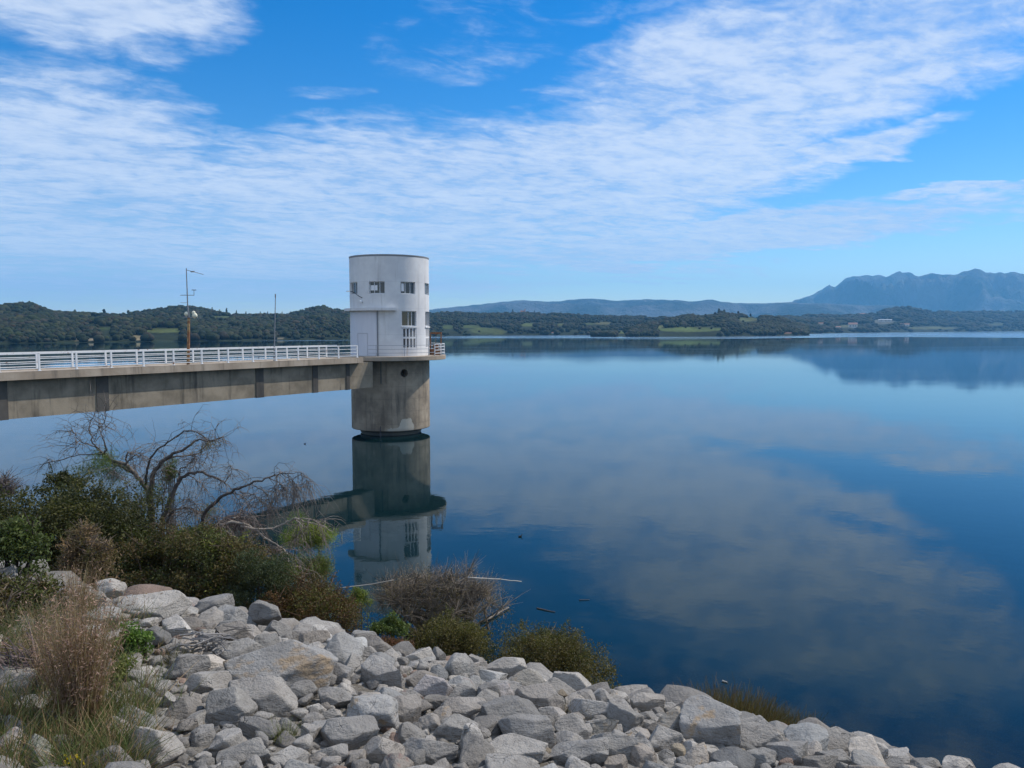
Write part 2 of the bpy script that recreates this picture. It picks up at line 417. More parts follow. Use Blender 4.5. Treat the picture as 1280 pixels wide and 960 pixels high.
k.out(k.pbsdf(col, 1., k.bump(a, .6, 4.), **{'Specular IOR Level': .1})); HILLM = m
m, k = material('woodland_leaves')
p = k.pos(); a = k.noise(p, .5, 5, .7)
col = k.mix(k.smooth(a, .35, .7), k.mix(.45, k.attr('col'), (.004, .008, .004, 1)), k.attr('col'))
k.out(k.pbsdf(col, .9, k.bump(a, .8, .8), **{'Specular IOR Level': .15})); WOODM = m
m, k = material('mountain_rock')
p = k.pos(); a = k.noise(k.scl(p, (1, 1, .5)), .0016, 8, .68); b = k.noise(k.scl(p, (1, 1, .25)), .0045, 6, .7)
col = k.mix(k.smooth(a, .42, .6), (.03, .042, .032, 1), (.12, .12, .118, 1)); col = k.mix(k.smooth(b, .6, .72), col, (.30, .27, .25, 1))
k.out(k.pbsdf(col, 1., k.bump(k.add(b, k.mul(a, .8)), 1., 160.), **{'Specular IOR Level': .1})); MTNM = m
def blob(sub, seed, sq=.45):
    V, T = ico(sub); d = .55+.9*fbm(V*1.7+seed*7, 3, seed); W = V*d[:, None]
    W = W+(np.random.default_rng(seed).random(W.shape)-.5)*sq*.4
    return W, T
VAR2 = [blob(2, s) for s in range(8)]; VAR1 = [blob(1, s) for s in range(6)]
left = Hill('hills_near', -520, 850, 3,
    interp([(-520, 390), (-250, 384), (-100, 386), (-30, 383), (0, 381), (20, 378.5), (40, 378), (52, 382), (62, 387), (90, 388), (130, 388.5), (165, 388), (190, 385.5), (210, 382), (235, 381.5), (252, 384), (270, 388.5), (300, 391), (330, 391), (360, 390), (380, 386), (395, 381.5), (405, 381), (418, 386), (440, 388), (540, 390.5), (565, 389), (600, 390), (650, 389.5), (700, 391.5), (750, 393.5), (790, 394), (820, 393), (850, 396)]),
    interp([(-520, 620), (0, 640), (300, 690), (440, 760), (540, 1020), (600, 1150), (760, 1240), (850, 1300)]),
    interp([(-520, 1000), (0, 1050), (300, 1250), (440, 1300), (560, 1650), (850, 2100)]), 60, 14, 5.5, 3, .008, HILLM, .72)
head = Hill('headland_hill', 742, 1010, 2.2,
    interp([(742, 416), (770, 412), (800, 405), (830, 398), (850, 393), (868, 390.5), (885, 388.5), (900, 387.5), (915, 390), (930, 392), (945, 394), (962, 394), (980, 397), (1010, 407)]),
    interp([(742, 1010), (800, 985), (900, 1060), (1010, 1250)]), interp([(742, 1090), (830, 1250), (900, 1350), (1010, 1500)]), 50, 10, 5.5, 13, .01, HILLM, .62)
right = Hill('hills_right', 930, 1760, 4,
    interp([(930, 397), (960, 394), (1000, 393), (1045, 392), (1080, 391), (1100, 389), (1108, 384.5), (1120, 382.5), (1135, 382.5), (1150, 385), (1165, 388), (1190, 388.5), (1230, 388), (1280, 387), (1400, 386), (1760, 392)]),
    interp([(930, 1350), (1000, 1650), (1100, 2300), (1200, 3000), (1280, 3500), (1760, 4200)]), interp([(930, 2300), (1000, 2700), (1100, 3300), (1280, 4700), (1760, 6000)]), 50, 24, 9, 23, .004, HILLM, .8)
mid = Hill('hills_blue', 380, 1130, 5,
    interp([(380, 389), (480, 389), (540, 388), (575, 384), (600, 381.5), (625, 379), (640, 377.5), (657, 376), (680, 377.5), (700, 378), (718, 375.5), (737, 373), (752, 375), (766, 376), (785, 376), (807, 375.5), (837, 376), (861, 378), (873, 377), (887, 375.5), (900, 378), (920, 380), (950, 380.5), (985, 379), (1010, 380), (1130, 384)]),
    interp([(380, 5000), (1130, 5500)]), interp([(380, 6600), (1130, 7200)]), 40, 170, 0, 33, .0011, MTNM, .75, False, True, jit=2.2)
mtn = Hill('mountain', 960, 1760, 2.5,
    interp([(960, 382), (985, 379.5), (998, 375), (1013, 370), (1028, 364.5), (1035, 360), (1042, 363), (1048, 356), (1054, 351), (1069, 347.6), (1090, 346.7), (1105, 347), (1112, 343), (1120, 339.6), (1134, 338.7), (1145, 344), (1152, 343), (1161, 341), (1177, 343), (1197, 342), (1206, 339), (1215, 335.5), (1222, 337), (1228, 340.5), (1241, 342.5), (1255, 341), (1280, 341.5), (1350, 338), (1450, 346), (1600, 360), (1760, 378)]),
    interp([(960, 7600), (1760, 8200)]), interp([(960, 9500), (1120, 10200), (1280, 10500), (1760, 10500)]), 70, 620, 0, 43, .00125, MTNM, .9, False, True, jit=5.)
PAL = [(.022, .031, .016), (.028, .039, .017), (.019, .028, .017), (.036, .046, .019), (.038, .04, .021), (.055, .056, .026), (.05, .042, .027), (.03, .034, .02)]
g = Geo(); left.trees(g, 24000, 2.8, 6., VAR2, 2, seed=1, pal=PAL); head.trees(g, 6500, 2.8, 6., VAR2, 2, seed=2, pal=PAL)
right.trees(g, 9000, 6., 12., VAR1, 1, seed=3, pal=PAL, wide=1.5)
setting(g.build('far_woodland', WOODM, smooth=True), 'stuff')
# trees that stand out on the skyline
m, k = material('bark_dark'); a = k.noise(k.obj(), 12, 5, .6)
k.out(k.pbsdf(k.mix(a, (.05, .04, .032, 1), (.12, .10, .085, 1)), .95, k.bump(a, .6, .02))); BARKD = m
def far_tree(px, py, h, conifer, hill, label, group):
    b = hill.near(px, py).copy()
    t = empty('ridge_tree', b, label, 'tree', group)
    g = Geo(); g.tube([b+(0, 0, -.6), b+(0, 0, h*.35), b+(.1, 0, h*.8)], [h*.035, h*.028, h*.012], 6); g.build('trunk', BARKD, t)
    g = Geo(); n = 26
    for q in range(n):
        f = (q+.5)/n; wd = h*(.19*(1-f)+.04) if conifer else h*.34*math.sqrt(max(.08, 1-(2*f-1)**2))
        a = random.random()*6.28; V, T = VAR2[q % 8]; rr = wd*random.uniform(.2, .7)
        g.add(V*np.array([1, 1, .75])*h*random.uniform(.085, .13)*(1-.45*f if conifer else 1)+b+(math.cos(a)*rr, math.sin(a)*rr, h*(.22+.78*f) if conifer else h*(.35+.6*f)), T=T, col=np.array(PAL[q % 3])*random.uniform(.8, 1.2))
    g.build('crown', WOODM, t, smooth=True)
for (px, h) in ((266, 9), (276, 8), (287, 11), (299, 9), (307, 8), (322, 7.5), (333, 8), (352, 7)):
    far_tree(px, 391, h, True, left, 'narrow dark conifer on the far ridge line between the rusty mast and the grey pole', 'conifers on the far left ridge')
for (px, h) in ((92, 7), (128, 8), (160, 6.5), (37, 7), (26, 6.5)):
    far_tree(px, 388 if px > 60 else 379, h, False, left, 'round dark tree on the far ridge line left of the rusty mast', 'round trees on the far left ridge')
for (px, h) in ((640, 12), (668, 10), (700, 9), (1128, 0)):
    if h: far_tree(px, 391, h, True, left, 'tall narrow tree on the far ridge right of the white tower', 'narrow trees on the ridge right of the tower')
for (px, h) in ((897, 8), (908, 7), (925, 8), (943, 7)):
    far_tree(px, 389.5+(px-897)*.08, h, False, head, 'round dark tree on top of the wooded headland', 'trees on top of the headland')
# far houses
m, k = material('far_wall'); a = k.noise(k.pos(), .6, 4); k.out(k.pbsdf(k.mix(a, (.52, .50, .46, 1), (.66, .64, .59, 1)), .9)); FWALL = m
m, k = material('far_wall_rose'); a = k.noise(k.pos(), .6, 4); k.out(k.pbsdf(k.mix(a, (.42, .24, .2, 1), (.5, .3, .25, 1)), .9)); FROSE = m
m, k = material('far_roof_tile'); a = k.noise(k.pos(), 1.2, 4); k.out(k.pbsdf(k.mix(a, (.24, .12, .08, 1), (.34, .19, .13, 1)), .9)); FROOF = m
m, k = material('far_roof_sheet'); a = k.noise(k.pos(), .4, 4); k.out(k.pbsdf(k.mix(a, (.24, .25, .26, 1), (.34, .34, .34, 1)), .7)); FSHEET = m
m, k = material('far_window'); k.out(k.pbsdf((.03, .035, .04, 1), .2)); FWIN = m
def house(px, py, wpx, hpx, hill, label, wall=None, roof=None, name='house', tower=False):
    b = hill.near(px, py).copy(); d = math.hypot(b[0], b[1]); W = wpx*d/F; hh = hpx*d/F; D = W*.6
    b[2] -= .5
    t = empty(name, b, label, 'house' if name == 'house' else 'building')
    f = np.array([-b[0], -b[1], 0])/d; r_ = np.array([f[1], -f[0], 0])*-1; A = (r_, f, np.array([0, 0, 1.]))
    wh = hh*.68+.5
    g = Geo(); g.box(b+(0, 0, wh/2), (W, D, wh), A)
    if tower: g.box(b+r_*W*.62+np.array([0, 0, hh*.8]), (W*.24, W*.24, hh*1.6), A)
    wl = g.build('wall', wall or FWALL, t)
    g = Geo(); e = W*.04
    a0 = b+np.array([0, 0, wh+.02]); rh = hh*.34
    V = []
    for sx in (-1, 1):
        V += [a0+r_*sx*(W/2+e)+f*(D/2+e), a0+r_*sx*(W/2+e)-f*(D/2+e), a0+r_*sx*(W/2+e)+np.array([0, 0, rh])]
    g.add(V, [(0, 3, 5, 2), (1, 2, 5, 4), (0, 1, 4, 3)], [(0, 2, 1), (3, 4, 5)])
    g.build('roof', roof or FROOF, t)
    for sx in (-.28, .05, .3):
        g = Geo(); g.box(b+r_*sx*W+f*(D/2+.03)+np.array([0, 0, wh*.6]), (W*.1, .12, wh*.3), A); g.build('window', FWIN, t)
house(1027, 408, 5, 4.5, right, 'small white house by the far shore, left of the larger white house')
house(1046, 411, 8, 3, right, 'low white house between two other white houses on the far shore')
house(1065, 410, 9, 6, right, 'largest white house close above the far shore under the wooded knoll')
house(1107, 402, 13, 2.6, right, 'long low farm shed with a grey roof on the slope of the far shore', FWALL, FSHEET, 'farm_shed')
house(1131, 408, 10, 3, right, 'low pale farm building right of the long grey shed on the far shore', FWALL, FROOF)
house(1079, 391.5, 6, 2.2, right, 'tiny pale house near the ridge left of the wooded knoll')
house(655, 391, 5, 4.2, left, 'small rose-coloured church with a tower on the ridge right of the white intake tower', FROSE, FROOF, 'chapel', True)
house(691, 417.6, 5, 2, left, 'tiny white hut at the water line below the far fields')
house(928, 416.2, 4, 2, right, 'tiny pale hut at the water line right of the headland')
# ------------------------------------------------------------------ materials of the works
C0 = np.array([-12.13, 75.0, 0.]); RT = 3.88
FC = -C0/np.linalg.norm(C0); RC = np.array([-FC[1], FC[0], 0.])
def td(th): return FC*math.cos(th)+RC*math.sin(th)
m, k = material('white_render')
p = k.pos(); z = k.sep(p)[2]
st = k.noise(k.scl(p, (1.6, 1.6, .12)), 1.2, 6, .62); bl = k.noise(p, .7, 5, .6); fine = k.noise(p, 14, 4, .6)
col = k.mix(k.smooth(bl, .35, .7), (.64, .64, .65, 1), (.74, .74, .74, 1))
col = k.mix(k.mul(k.smooth(st, .54, .76), .6), col, (.40, .39, .375, 1))
jl = k.m('PINGPONG', k.add(z, .25), 1.25); col = k.mix(k.mul(k.smooth(jl, .035, .0), .22), col, (.3, .3, .3, 1))
ru = k.noise(k.scl(p, (2.2, 2.2, .16)), 1.1, 4, .6); col = k.mix(k.mul(k.smooth(ru, .64, .8), .4), col, (.38, .27, .18, 1))
col = k.mix(k.mul(k.smooth(fine, .55, .8), .2), col, (.5, .5, .5, 1))
k.out(k.pbsdf(col, .8, k.bump(fine, .25, .01))); WHITE = m
m, k = material('door_paint')
p = k.pos(); st = k.noise(k.scl(p, (1.6, 1.6, .2)), 1.5, 5, .6)
k.out(k.pbsdf(k.mix(st, (.56, .57, .63, 1), (.68, .69, .74, 1)), .6)); DOORP = m
m, k = material('door_trim'); k.out(k.pbsdf((.44, .45, .49, 1), .6)); DOORL = m
def concrete(name, c1, c2, streak, amt=.7, patch=False):
    m, k = material(name)
    p = k.pos(); st = k.noise(k.scl(p, (1, 1, .10)), 1.5, 7, .65, .3); bl = k.noise(p, .5, 6, .62); fine = k.noise(p, 11, 5, .65)
    lines = k.m('PINGPONG', k.sep(p)[2], .6)
    col = k.mix(k.smooth(bl, .32, .68), c1, c2)
    col = k.mix(k.mul(k.smooth(lines, .03, .0), .35), col, streak)
    col = k.mix(k.mul(k.smooth(st, .5, .72), amt), col, streak)
    col = k.mix(k.mul(k.smooth(fine, .5, .8), .35), col, c1)
    if patch:
        rel = k.vadd(p, tuple(-C0)); d1 = k.n('ShaderNodeVectorMath', operation='DOT_PRODUCT'); k.put(d1.inputs[0], rel); k.put(d1.inputs[1], tuple(RC))
        u = d1.outputs['Value']; z = k.sep(p)[2]
        n = k.noise(p, 2.4, 5, .65)
        top = k.add(k.smooth(k.m('ABSOLUTE', k.sub(u, 1.45)), .85, .35, .85, 1.75), k.mul(k.sub(n, .5), .7))
        inu = k.mul(k.smooth(u, -.45, -.2), k.smooth(u, 2.25, 2.1))
        pm = k.mul(inu, k.smooth(k.sub(top, z), 0., .06))
        # damp dark stain running down the middle
        ds = k.mul(k.mul(k.smooth(u, -1.2, -.1), k.smooth(u, 1.5, .5)), k.mul(k.smooth(z, 1.6, 3.), k.smooth(z, 6., 3.6)))
        col = k.mix(k.mul(k.mul(ds, k.smooth(st, .36, .6)), .75), col, (.085, .08, .07, 1))
        col = k.mix(pm, col, k.mix(n, (.44, .40, .32, 1), (.60, .55, .46, 1)))
        col = k.mix(k.smooth(z, .9, .55, 0, .35), col, (.2, .17, .13, 1))
        fine = k.sub(fine, k.mul(pm, 1.5))
    k.out(k.pbsdf(col, .92, k.bump(k.add(fine, k.mul(st, .6)), .5, .02)))
    return m
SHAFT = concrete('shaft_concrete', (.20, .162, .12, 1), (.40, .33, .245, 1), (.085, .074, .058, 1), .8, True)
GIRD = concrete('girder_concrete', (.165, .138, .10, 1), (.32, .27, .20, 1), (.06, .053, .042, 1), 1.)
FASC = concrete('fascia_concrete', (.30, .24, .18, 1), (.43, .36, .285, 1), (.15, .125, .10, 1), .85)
DARKC = concrete('stained_concrete', (.055, .05, .045, 1), (.10, .092, .08, 1), (.03, .028, .026, 1), .7)
WETC = concrete('wet_concrete', (.10, .105, .095, 1), (.17, .17, .15, 1), (.05, .055, .05, 1), .6)
def paint(name, c, rough=.5, rust=0., rc=(.22, .09, .035, 1), metal=0.):
    m, k = material(name); p = k.pos(); a = k.noise(p, 4, 6, .65); b = k.noise(p, 23, 4, .6)
    col = k.mix(k.mul(b, .25), c, tuple(v*.7 for v in c[:3])+(1,))
    col = k.mix(k.smooth(a, 1-rust-.08, 1-rust+.08), col, rc)
    k.out(k.pbsdf(col, rough, k.bump(b, .15, .004), Metallic=metal)); return m
RAILW = paint('rail_white', (.74, .75, .76, 1), .45, .36)
RAILG = paint('rail_grey', (.34, .36, .40, 1), .45, .35)
RUST = paint('rusty_steel', (.20, .11, .065, 1), .8, .5)
RUSTY = paint('rusty_yellow', (.42, .30, .13, 1), .7, .52)
STEEL = paint('grey_steel', (.22, .23, .25, 1), .45, .2, (.12, .12, .13, 1))
DARKM = paint('dark_metal', (.05, .052, .06, 1), .5, .2)
CREAM = paint('cream_plastic', (.72, .70, .55, 1), .5, .1)
BALL = paint('white_lamp_glass', (.9, .9, .88, 1), .2, 0.)
m, k = material('window_glass'); k.out(k.pbsdf((.025, .032, .04, 1), .06, **{'Specular IOR Level': .7})); GLASS = m
m, k = material('window_frame'); k.out(k.pbsdf((.62, .64, .66, 1), .5)); WFRAME = m
m, k = material('white_board'); k.out(k.pbsdf((.8, .82, .85, 1), .8)); BOARD = m
m, k = material('roof_flashing'); k.out(k.pbsdf((.26, .27, .29, 1), .6)); FLASH = m
# ------------------------------------------------------------------ tower
ZD, ZTOP = 7.70, 17.28
def drum_wall(g, Ro, Ri, z0, z1, opens):
    th = set(np.round(np.arange(-180, 180.01, 3.0), 4)); zs = {z0, z1}
    for (a, b, c, d) in opens: th |= {round(a, 4), round(b, 4)}; zs |= {c, d}
    th = sorted(th); zs = sorted(zs)
    def isopen(a, z): return any(o[0] < a < o[1] and o[2] < z < o[3] for o in opens)
    nt, nz = len(th), len(zs); V = np.zeros((2, nt, nz, 3))
    for q, rr in enumerate((Ro, Ri)):
        for i, a in enumerate(th):
            D = td(R(a))
            for j, z in enumerate(zs): V[q, i, j] = C0+D*rr+np.array([0, 0, z])
    ix = lambda q, i, j: (q*nt+i)*nz+j
    op = [[isopen((th[i]+th[i+1])/2, (zs[j]+zs[j+1])/2) for j in range(nz-1)] for i in range(nt-1)]
    Q = []
    for i in range(nt-1):
        for j in range(nz-1):
            if op[i][j]:
                if not op[i-1][j]: Q.append((ix(0, i, j), ix(1, i, j), ix(1, i, j+1), ix(0, i, j+1)))
                if i+1 < nt-1 and not op[i+1][j]: Q.append((ix(0, i+1, j), ix(0, i+1, j+1), ix(1, i+1, j+1), ix(1, i+1, j)))
                if j == 0 or not op[i][j-1]: Q.append((ix(0, i, j), ix(0, i+1, j), ix(1, i+1, j), ix(1, i, j)))
                if j == nz-2 or not op[i][j+1]: Q.append((ix(0, i, j+1), ix(1, i, j+1), ix(1, i+1, j+1), ix(0, i+1, j+1)))
            else:
                Q.append((ix(0, i, j), ix(0, i+1, j), ix(0, i+1, j+1), ix(0, i, j+1)))
                Q.append((ix(1, i, j), ix(1, i, j+1), ix(1, i+1, j+1), ix(1, i+1, j)))
    g.add(V.reshape(-1, 3), Q)
tower = empty('intake_tower', C0, 'round white intake tower with a brown concrete shaft standing in the lake', 'tower')
UP = [(-18+45*q, 11.6) for q in range(-3, 5)]           # upper windows: centre angle, half angle
UP = [(a if a <= 180 else a-360, h) for a, h in UP]
LOW = [(28.5, 11.8), (73.5, 11.8), (118.5, 11.8), (-151.5, 11.8)]
opens = []
for a, h in UP:
    for s in (-1,): opens.append((a-h, a+h, 13.6, 14.74))
for a, h in LOW: opens += [(a-h, a+h, 10.55, 11.98), (a-h, a+h, 8.45, 10.38)]
g = Geo(); drum_wall(g, RT, RT-.3, ZD-.01, ZTOP-.06, opens)
wall = g.build('drum_wall', WHITE, tower)
g = Geo(); g.lathe([(0, 17.02), (RT-.02, 17.02), (RT+.035, 17.225), (RT+.035, ZTOP), (RT-.2, ZTOP), (RT-.25, 17.15), (0, 17.15)], C0, 96); g.build('roof', FLASH, tower)
g = Geo(); g.lathe([(0, 12.25), (RT-.32, 12.25), (RT-.32, 12.45), (0, 12.45)], C0, 48); g.build('upper_floor', GIRD, tower)
def arc(g, r0, r1, z0, z1, a0, a1, k=16):
    th = np.linspace(R(a0), R(a1), k+1); V = []
    for a in th:
        D = td(a); V += [C0+D*r0+np.array([0, 0, z0]), C0+D*r1+np.array([0, 0, z0]), C0+D*r1+np.array([0, 0, z1]), C0+D*r0+np.array([0, 0, z1])]
    Q = []
    for i in range(k):
        for j in range(4): Q.append((i*4+j, (i+1)*4+j, (i+1)*4+(j+1) % 4, i*4+(j+1) % 4))
    Q += [(0, 1, 2, 3), (k*4+3, k*4+2, k*4+1, k*4)]
    g.add(np.array(V), Q)
def window(a, h, z0, z1, cuts, board=None):
    rin = RT-.2
    fr = Geo(); e = .8
    arc(fr, rin-.05, rin+.05, z0, z0+.06, a-h, a+h, 8); arc(fr, rin-.05, rin+.05, z1-.06, z1, a-h, a+h, 8)
    for c in [a-h+e/2+.1, a+h-e/2-.1]: arc(fr, rin-.05, rin+.05, z0+.06, z1-.06, c-e/2, c+e/2, 1)
    for c in cuts: arc(fr, rin-.045, rin+.045, z0+.06, z1-.06, a+c*h-.45, a+c*h+.45, 1)
    f = fr.build('window', WFRAME, tower)
    pn = Geo(); arc(pn, rin-.012, rin+.012, z0+.05, z1-.05, a-h+.3, a+h-.3, 8); pn.build('pane', GLASS, f)
    if board:
        b = Geo(); arc(b, rin+.014, rin+.022, z0+.2+(z1-z0)*board[2], z0+.2+(z1-z0)*board[3], a+h*board[0], a+h*board[1], 4); b.build('white_panel', BOARD, f)  # plain white panel in front of part of the pane
for i, (a, h) in enumerate(UP):
    window(a, h, 13.6, 14.74, (-.35, .35), (-.9, .02, .1, .52) if abs(a+18) < 1 else ((-.85, -.5, .05, .7) if abs(a-27) < 1 else None))
for a, h in LOW:
    window(a, h, 10.55, 11.98, (-.1, .4))
    g = Geo(); r0, r1 = RT-.24, RT-.02
    for (c0, c1) in ((8.45, 8.52), (9.36, 9.54), (10.30, 10.38)): arc(g, r0, r1, c0, c1, a-h, a+h, 6)
    for q in range(5):
        c = a-h+1.0+(2*h-2.0)*q/4
        for (c0, c1) in ((8.52, 9.36), (9.54, 10.30)): arc(g, r0, r1, c0, c1, c-1.0, c+1.0, 1)
    lv = g.build('slotted_panel', WHITE, tower)
    g = Geo(); arc(g, RT-.3, RT-.28, 8.46, 10.37, a-h, a+h, 6); g.build('dark_backing', DARKM, lv)
    g = Geo(); arc(g, RT-.02, RT+.07, 10.40, 10.53, a-h-1, a+h+1, 8); g.build('window_sill', WHITE, tower)
g = Geo(); arc(g, RT-.05, RT+.55, 12.02, 12.26, -96, 8.5, 40); g.build('canopy', WHITE, tower)
g = Geo(); arc(g, RT+.0, RT+.05, ZD+.05, 11.9, -72, -18.5, 24)
door = g.build('sliding_door', DOORP, tower)
g = Geo(); arc(g, RT+.05, RT+.075, ZD+.1, 9.85, -51, -50.3, 1); arc(g, RT+.05, RT+.075, ZD+.1, 9.85, -33, -32.3, 1); arc(g, RT+.05, RT+.075, 9.85, 9.9, -51, -32.3, 6); g.build('wicket_door_frame', DOORL, door)
g = Geo(); D = td(R(-17.2))*(RT+.07)+C0; g.tube([D+(0, 0, ZD), D+(0, 0, 12.02)], .05, 8); g.build('drain_pipe', STEEL, tower)
# wall lamp on a bent arm
g = Geo(); b = C0+td(R(-42))*(RT); o = td(R(-42))
pa = [b+np.array([0, 0, 13.25]), b+o*.35+np.array([0, 0, 13.35]), b+o*.75-RC*.28+np.array([0, 0, 13.75]), b+o*.9-RC*.45+np.array([0, 0, 13.8])]
g.tube(pa, [.035, .035, .035, .05], 8); lamp = g.build('wall_lamp_arm', DARKM, tower)
g = Geo(); V, T = ico(3); g.add(V*.14+b+o*.16+np.array([0, 0, 12.88]), T=T); g.build('lamp_globe', BALL, lamp, smooth=True)
g = Geo(); g.box(pa[-1]-RC*.12, (.34, .22, .1), (RC, o, np.array([0, 0, 1.]))); g.build('lamp_head', BALL, lamp)
# platform, shaft, core
RP = 5.5
g = Geo(); g.lathe([(0, 7.30), (RP-.04, 7.30), (RP, 7.33), (RP, ZD-.02), (RP-.02, ZD), (0, ZD)], C0, 96); g.build('platform', FASC, tower)
def boolean_cut(o, cutters):
    mods = []
    for c in cutters:
        md = o.modifiers.new('cut', 'BOOLEAN'); md.object = c; md.operation = 'DIFFERENCE'; md.solver = 'EXACT'
    bpy.context.view_layer.update(); dg = bpy.context.evaluated_depsgraph_get()
    me = bpy.data.meshes.new_from_object(o.evaluated_get(dg)); o.modifiers.clear(); o.data = me
    for c in cutters: bpy.data.objects.remove(c)
g = Geo(); g.lathe([(0, .52), (RT-.05, .52), (RT-.01, .58), (RT-.01, 7.299), (0, 7.299)], C0, 96)
shaft = g.build('shaft', SHAFT, tower)
a = R(19.6); c = C0+td(a)*(RT-.6)+np.array([0, 0, 6.08])
g = Geo(); g.tube([c-td(a)*.9, c+td(a)*1.5], .385, 24); cut = g.build('cutter', None)
cut.location = (0, 0, 0)
boolean_cut(shaft, [cut])
if not shaft.data.materials: shaft.data.materials.append(SHAFT)
g = Geo(); g.lathe([(2.94, -5), (2.94, .1), (3.02, .12), (3.02, .3), (2.94, .32), (2.94, .53)], C0, 72); g.build('core', WETC, tower)
g = Geo(); D = C0+td(R(-14.7))*(RT+.12); g.bar(D+(0, 0, -1.2), D+(0, 0, 1.05), .07, .07); g.bar(D+np.array([0, 0, .62]), D-td(R(-14.7))*.2+np.array([0, 0, .62]), .06); g.bar(D+np.array([0, 0, .28])-RC*.1, D+np.array([0, 0, .28])+RC*.16, .1); g.build('gauge_rod', DARKM, tower)
for a in (-13.2, -5.6):
    D = C0+td(R(a))*(RT+.06); g = Geo(); g.tube([D+(0, 0, 5.1), D+(0, 0, 7.29)], .055, 8); g.build('wall_pipe', WETC if a < -10 else GIRD, tower)
# platform railing
rl = Geo()
for z in (8.05, 8.4, 8.76): arc(rl, RP-.16, RP-.12, z-.02, z+.02, -22, 52, 24)
rail = rl.build('thin_rail', RAILG, tower)
pm = Geo(); pm.tube([(0, 0, 0), (0, 0, 1.09)], .022, 6)
for a in (-14, 14, 42):
    D = C0+td(R(a))*(RP-.14)+np.array([0, 0, ZD]); pm.build('post', RAILG, rail, loc=D)
rl = Geo()
for z in (7.95, 8.25, 8.55, 8.82): arc(rl, RP-.17, RP-.11, z-.028, z+.028, 52, 178, 40)
rail = rl.build('white_rail', RAILW, tower)
pm = Geo(); pm.box((0, 0, .57), (.09, .09, 1.14))
for a in (52, 66, 86, 108, 132, 156, 177):
    D = C0+td(R(a))*(RP-.14)+np.array([0, 0, ZD]); pm.build('post', RAILW, rail, loc=D)
# rusty lifting frame at the back of the platform
fo = C0+td(R(84))*4.85
fr = empty('lifting_frame', fo+np.array([0, 0, ZD]), 'rusty steel lifting frame on the platform right of the white tower', 'frame')
g = Geo(); a1 = C0+td(R(84))*5.05; a2 = C0+td(R(88))*(RT+.1)
g.bar(a1+np.array([0, 0, ZD]), a1+np.array([0, 0, 9.8]), .13); g.bar(a2+np.array([0, 0, ZD]), a2+np.array([0, 0, 9.8]), .13); g.build('upright', RUST, fr)
g = Geo(); g.bar(a1+np.array([0, 0, 9.87])+(a1-a2)*.06, a2+np.array([0, 0, 9.87]), .16, .2); g.build('crossbeam', RUST, fr)
g = Geo(); mid_ = (a1+a2)/2; g.bar(mid_+np.array([0, 0, 9.77]), mid_+np.array([0, 0, 8.75]), .03); g.box(mid_+np.array([0, 0, 8.5]), (.5, .4, .5)); g.box(mid_+np.array([0, 0, 8.0]), (.9, .5, .6)); g.build('hoist', RUST, fr)
# ------------------------------------------------------------------ footbridge
Q0 = np.array([-28.9, 46.0, 0.]); BD = np.array([.5740, .8188, 0.]); BN = np.array([.8188, -.5740, 0.]); UZ = np.array([0, 0, 1.])
W = 2.9; ZB = 7.68
bridge = empty('footbridge', Q0+BD*(-36)+UZ*ZB, 'long concrete footbridge with white railings leading to the tower', 'bridge')
def span(g, t0, t1, n0, n1, z0, z1):      # n measured from the near edge, positive to the far side
    c = Q0+BD*(t0+t1)/2-BN*(n0+n1)/2+UZ*(z0+z1)/2; g.box(c, (t1-t0, abs(n1-n0), z1-z0), (BD, BN, UZ))
g = Geo(); span(g, -40, 26.9, 0, W, 7.23, ZB); span(g, -40, 26.9, .0, .16, ZB-.02, ZB+.05); span(g, -40, 26.9, W-.16, W, ZB-.02, ZB+.05); g.build('deck', FASC, bridge)
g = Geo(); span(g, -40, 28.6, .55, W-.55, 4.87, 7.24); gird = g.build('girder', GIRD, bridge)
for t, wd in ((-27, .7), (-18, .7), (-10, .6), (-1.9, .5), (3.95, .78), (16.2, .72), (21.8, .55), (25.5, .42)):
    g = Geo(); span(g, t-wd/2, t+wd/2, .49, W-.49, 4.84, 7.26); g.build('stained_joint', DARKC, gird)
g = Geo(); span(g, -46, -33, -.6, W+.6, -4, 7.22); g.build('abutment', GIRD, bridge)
pm = Geo(); pm.box((0, 0, .55), (.10, .10, 1.10), (BD, BN, UZ)); pm.box((0, 0, .012), (.2, .2, .02), (BD, BN, UZ))
proto = None
for side, n, off in (('near', .10, 0.), ('far', W-.10, 1.0)):
    g = Geo()
    for z, th in ((.16, .05), (.46, .045), (.76, .045), (1.06, .075)):
        span(g, -40, 26.3, n-.028, n+.028, ZB+.05+z-th/2, ZB+.05+z+th/2)
    rl = g.build('railing', RAILW, bridge)
    for q in range(-18, 12 if side == 'far' else 13):
        t = 2.188*q+off
        if t > 26.3: continue
        L = Q0+BD*t-BN*n+UZ*(ZB+.05)
        if proto is None: proto = pm.build('post', RAILW, rl, loc=L)
        else: copy_obj(proto, rl, L-ORG[bridge.name])
        if side == 'near' and t > 24.0: pass
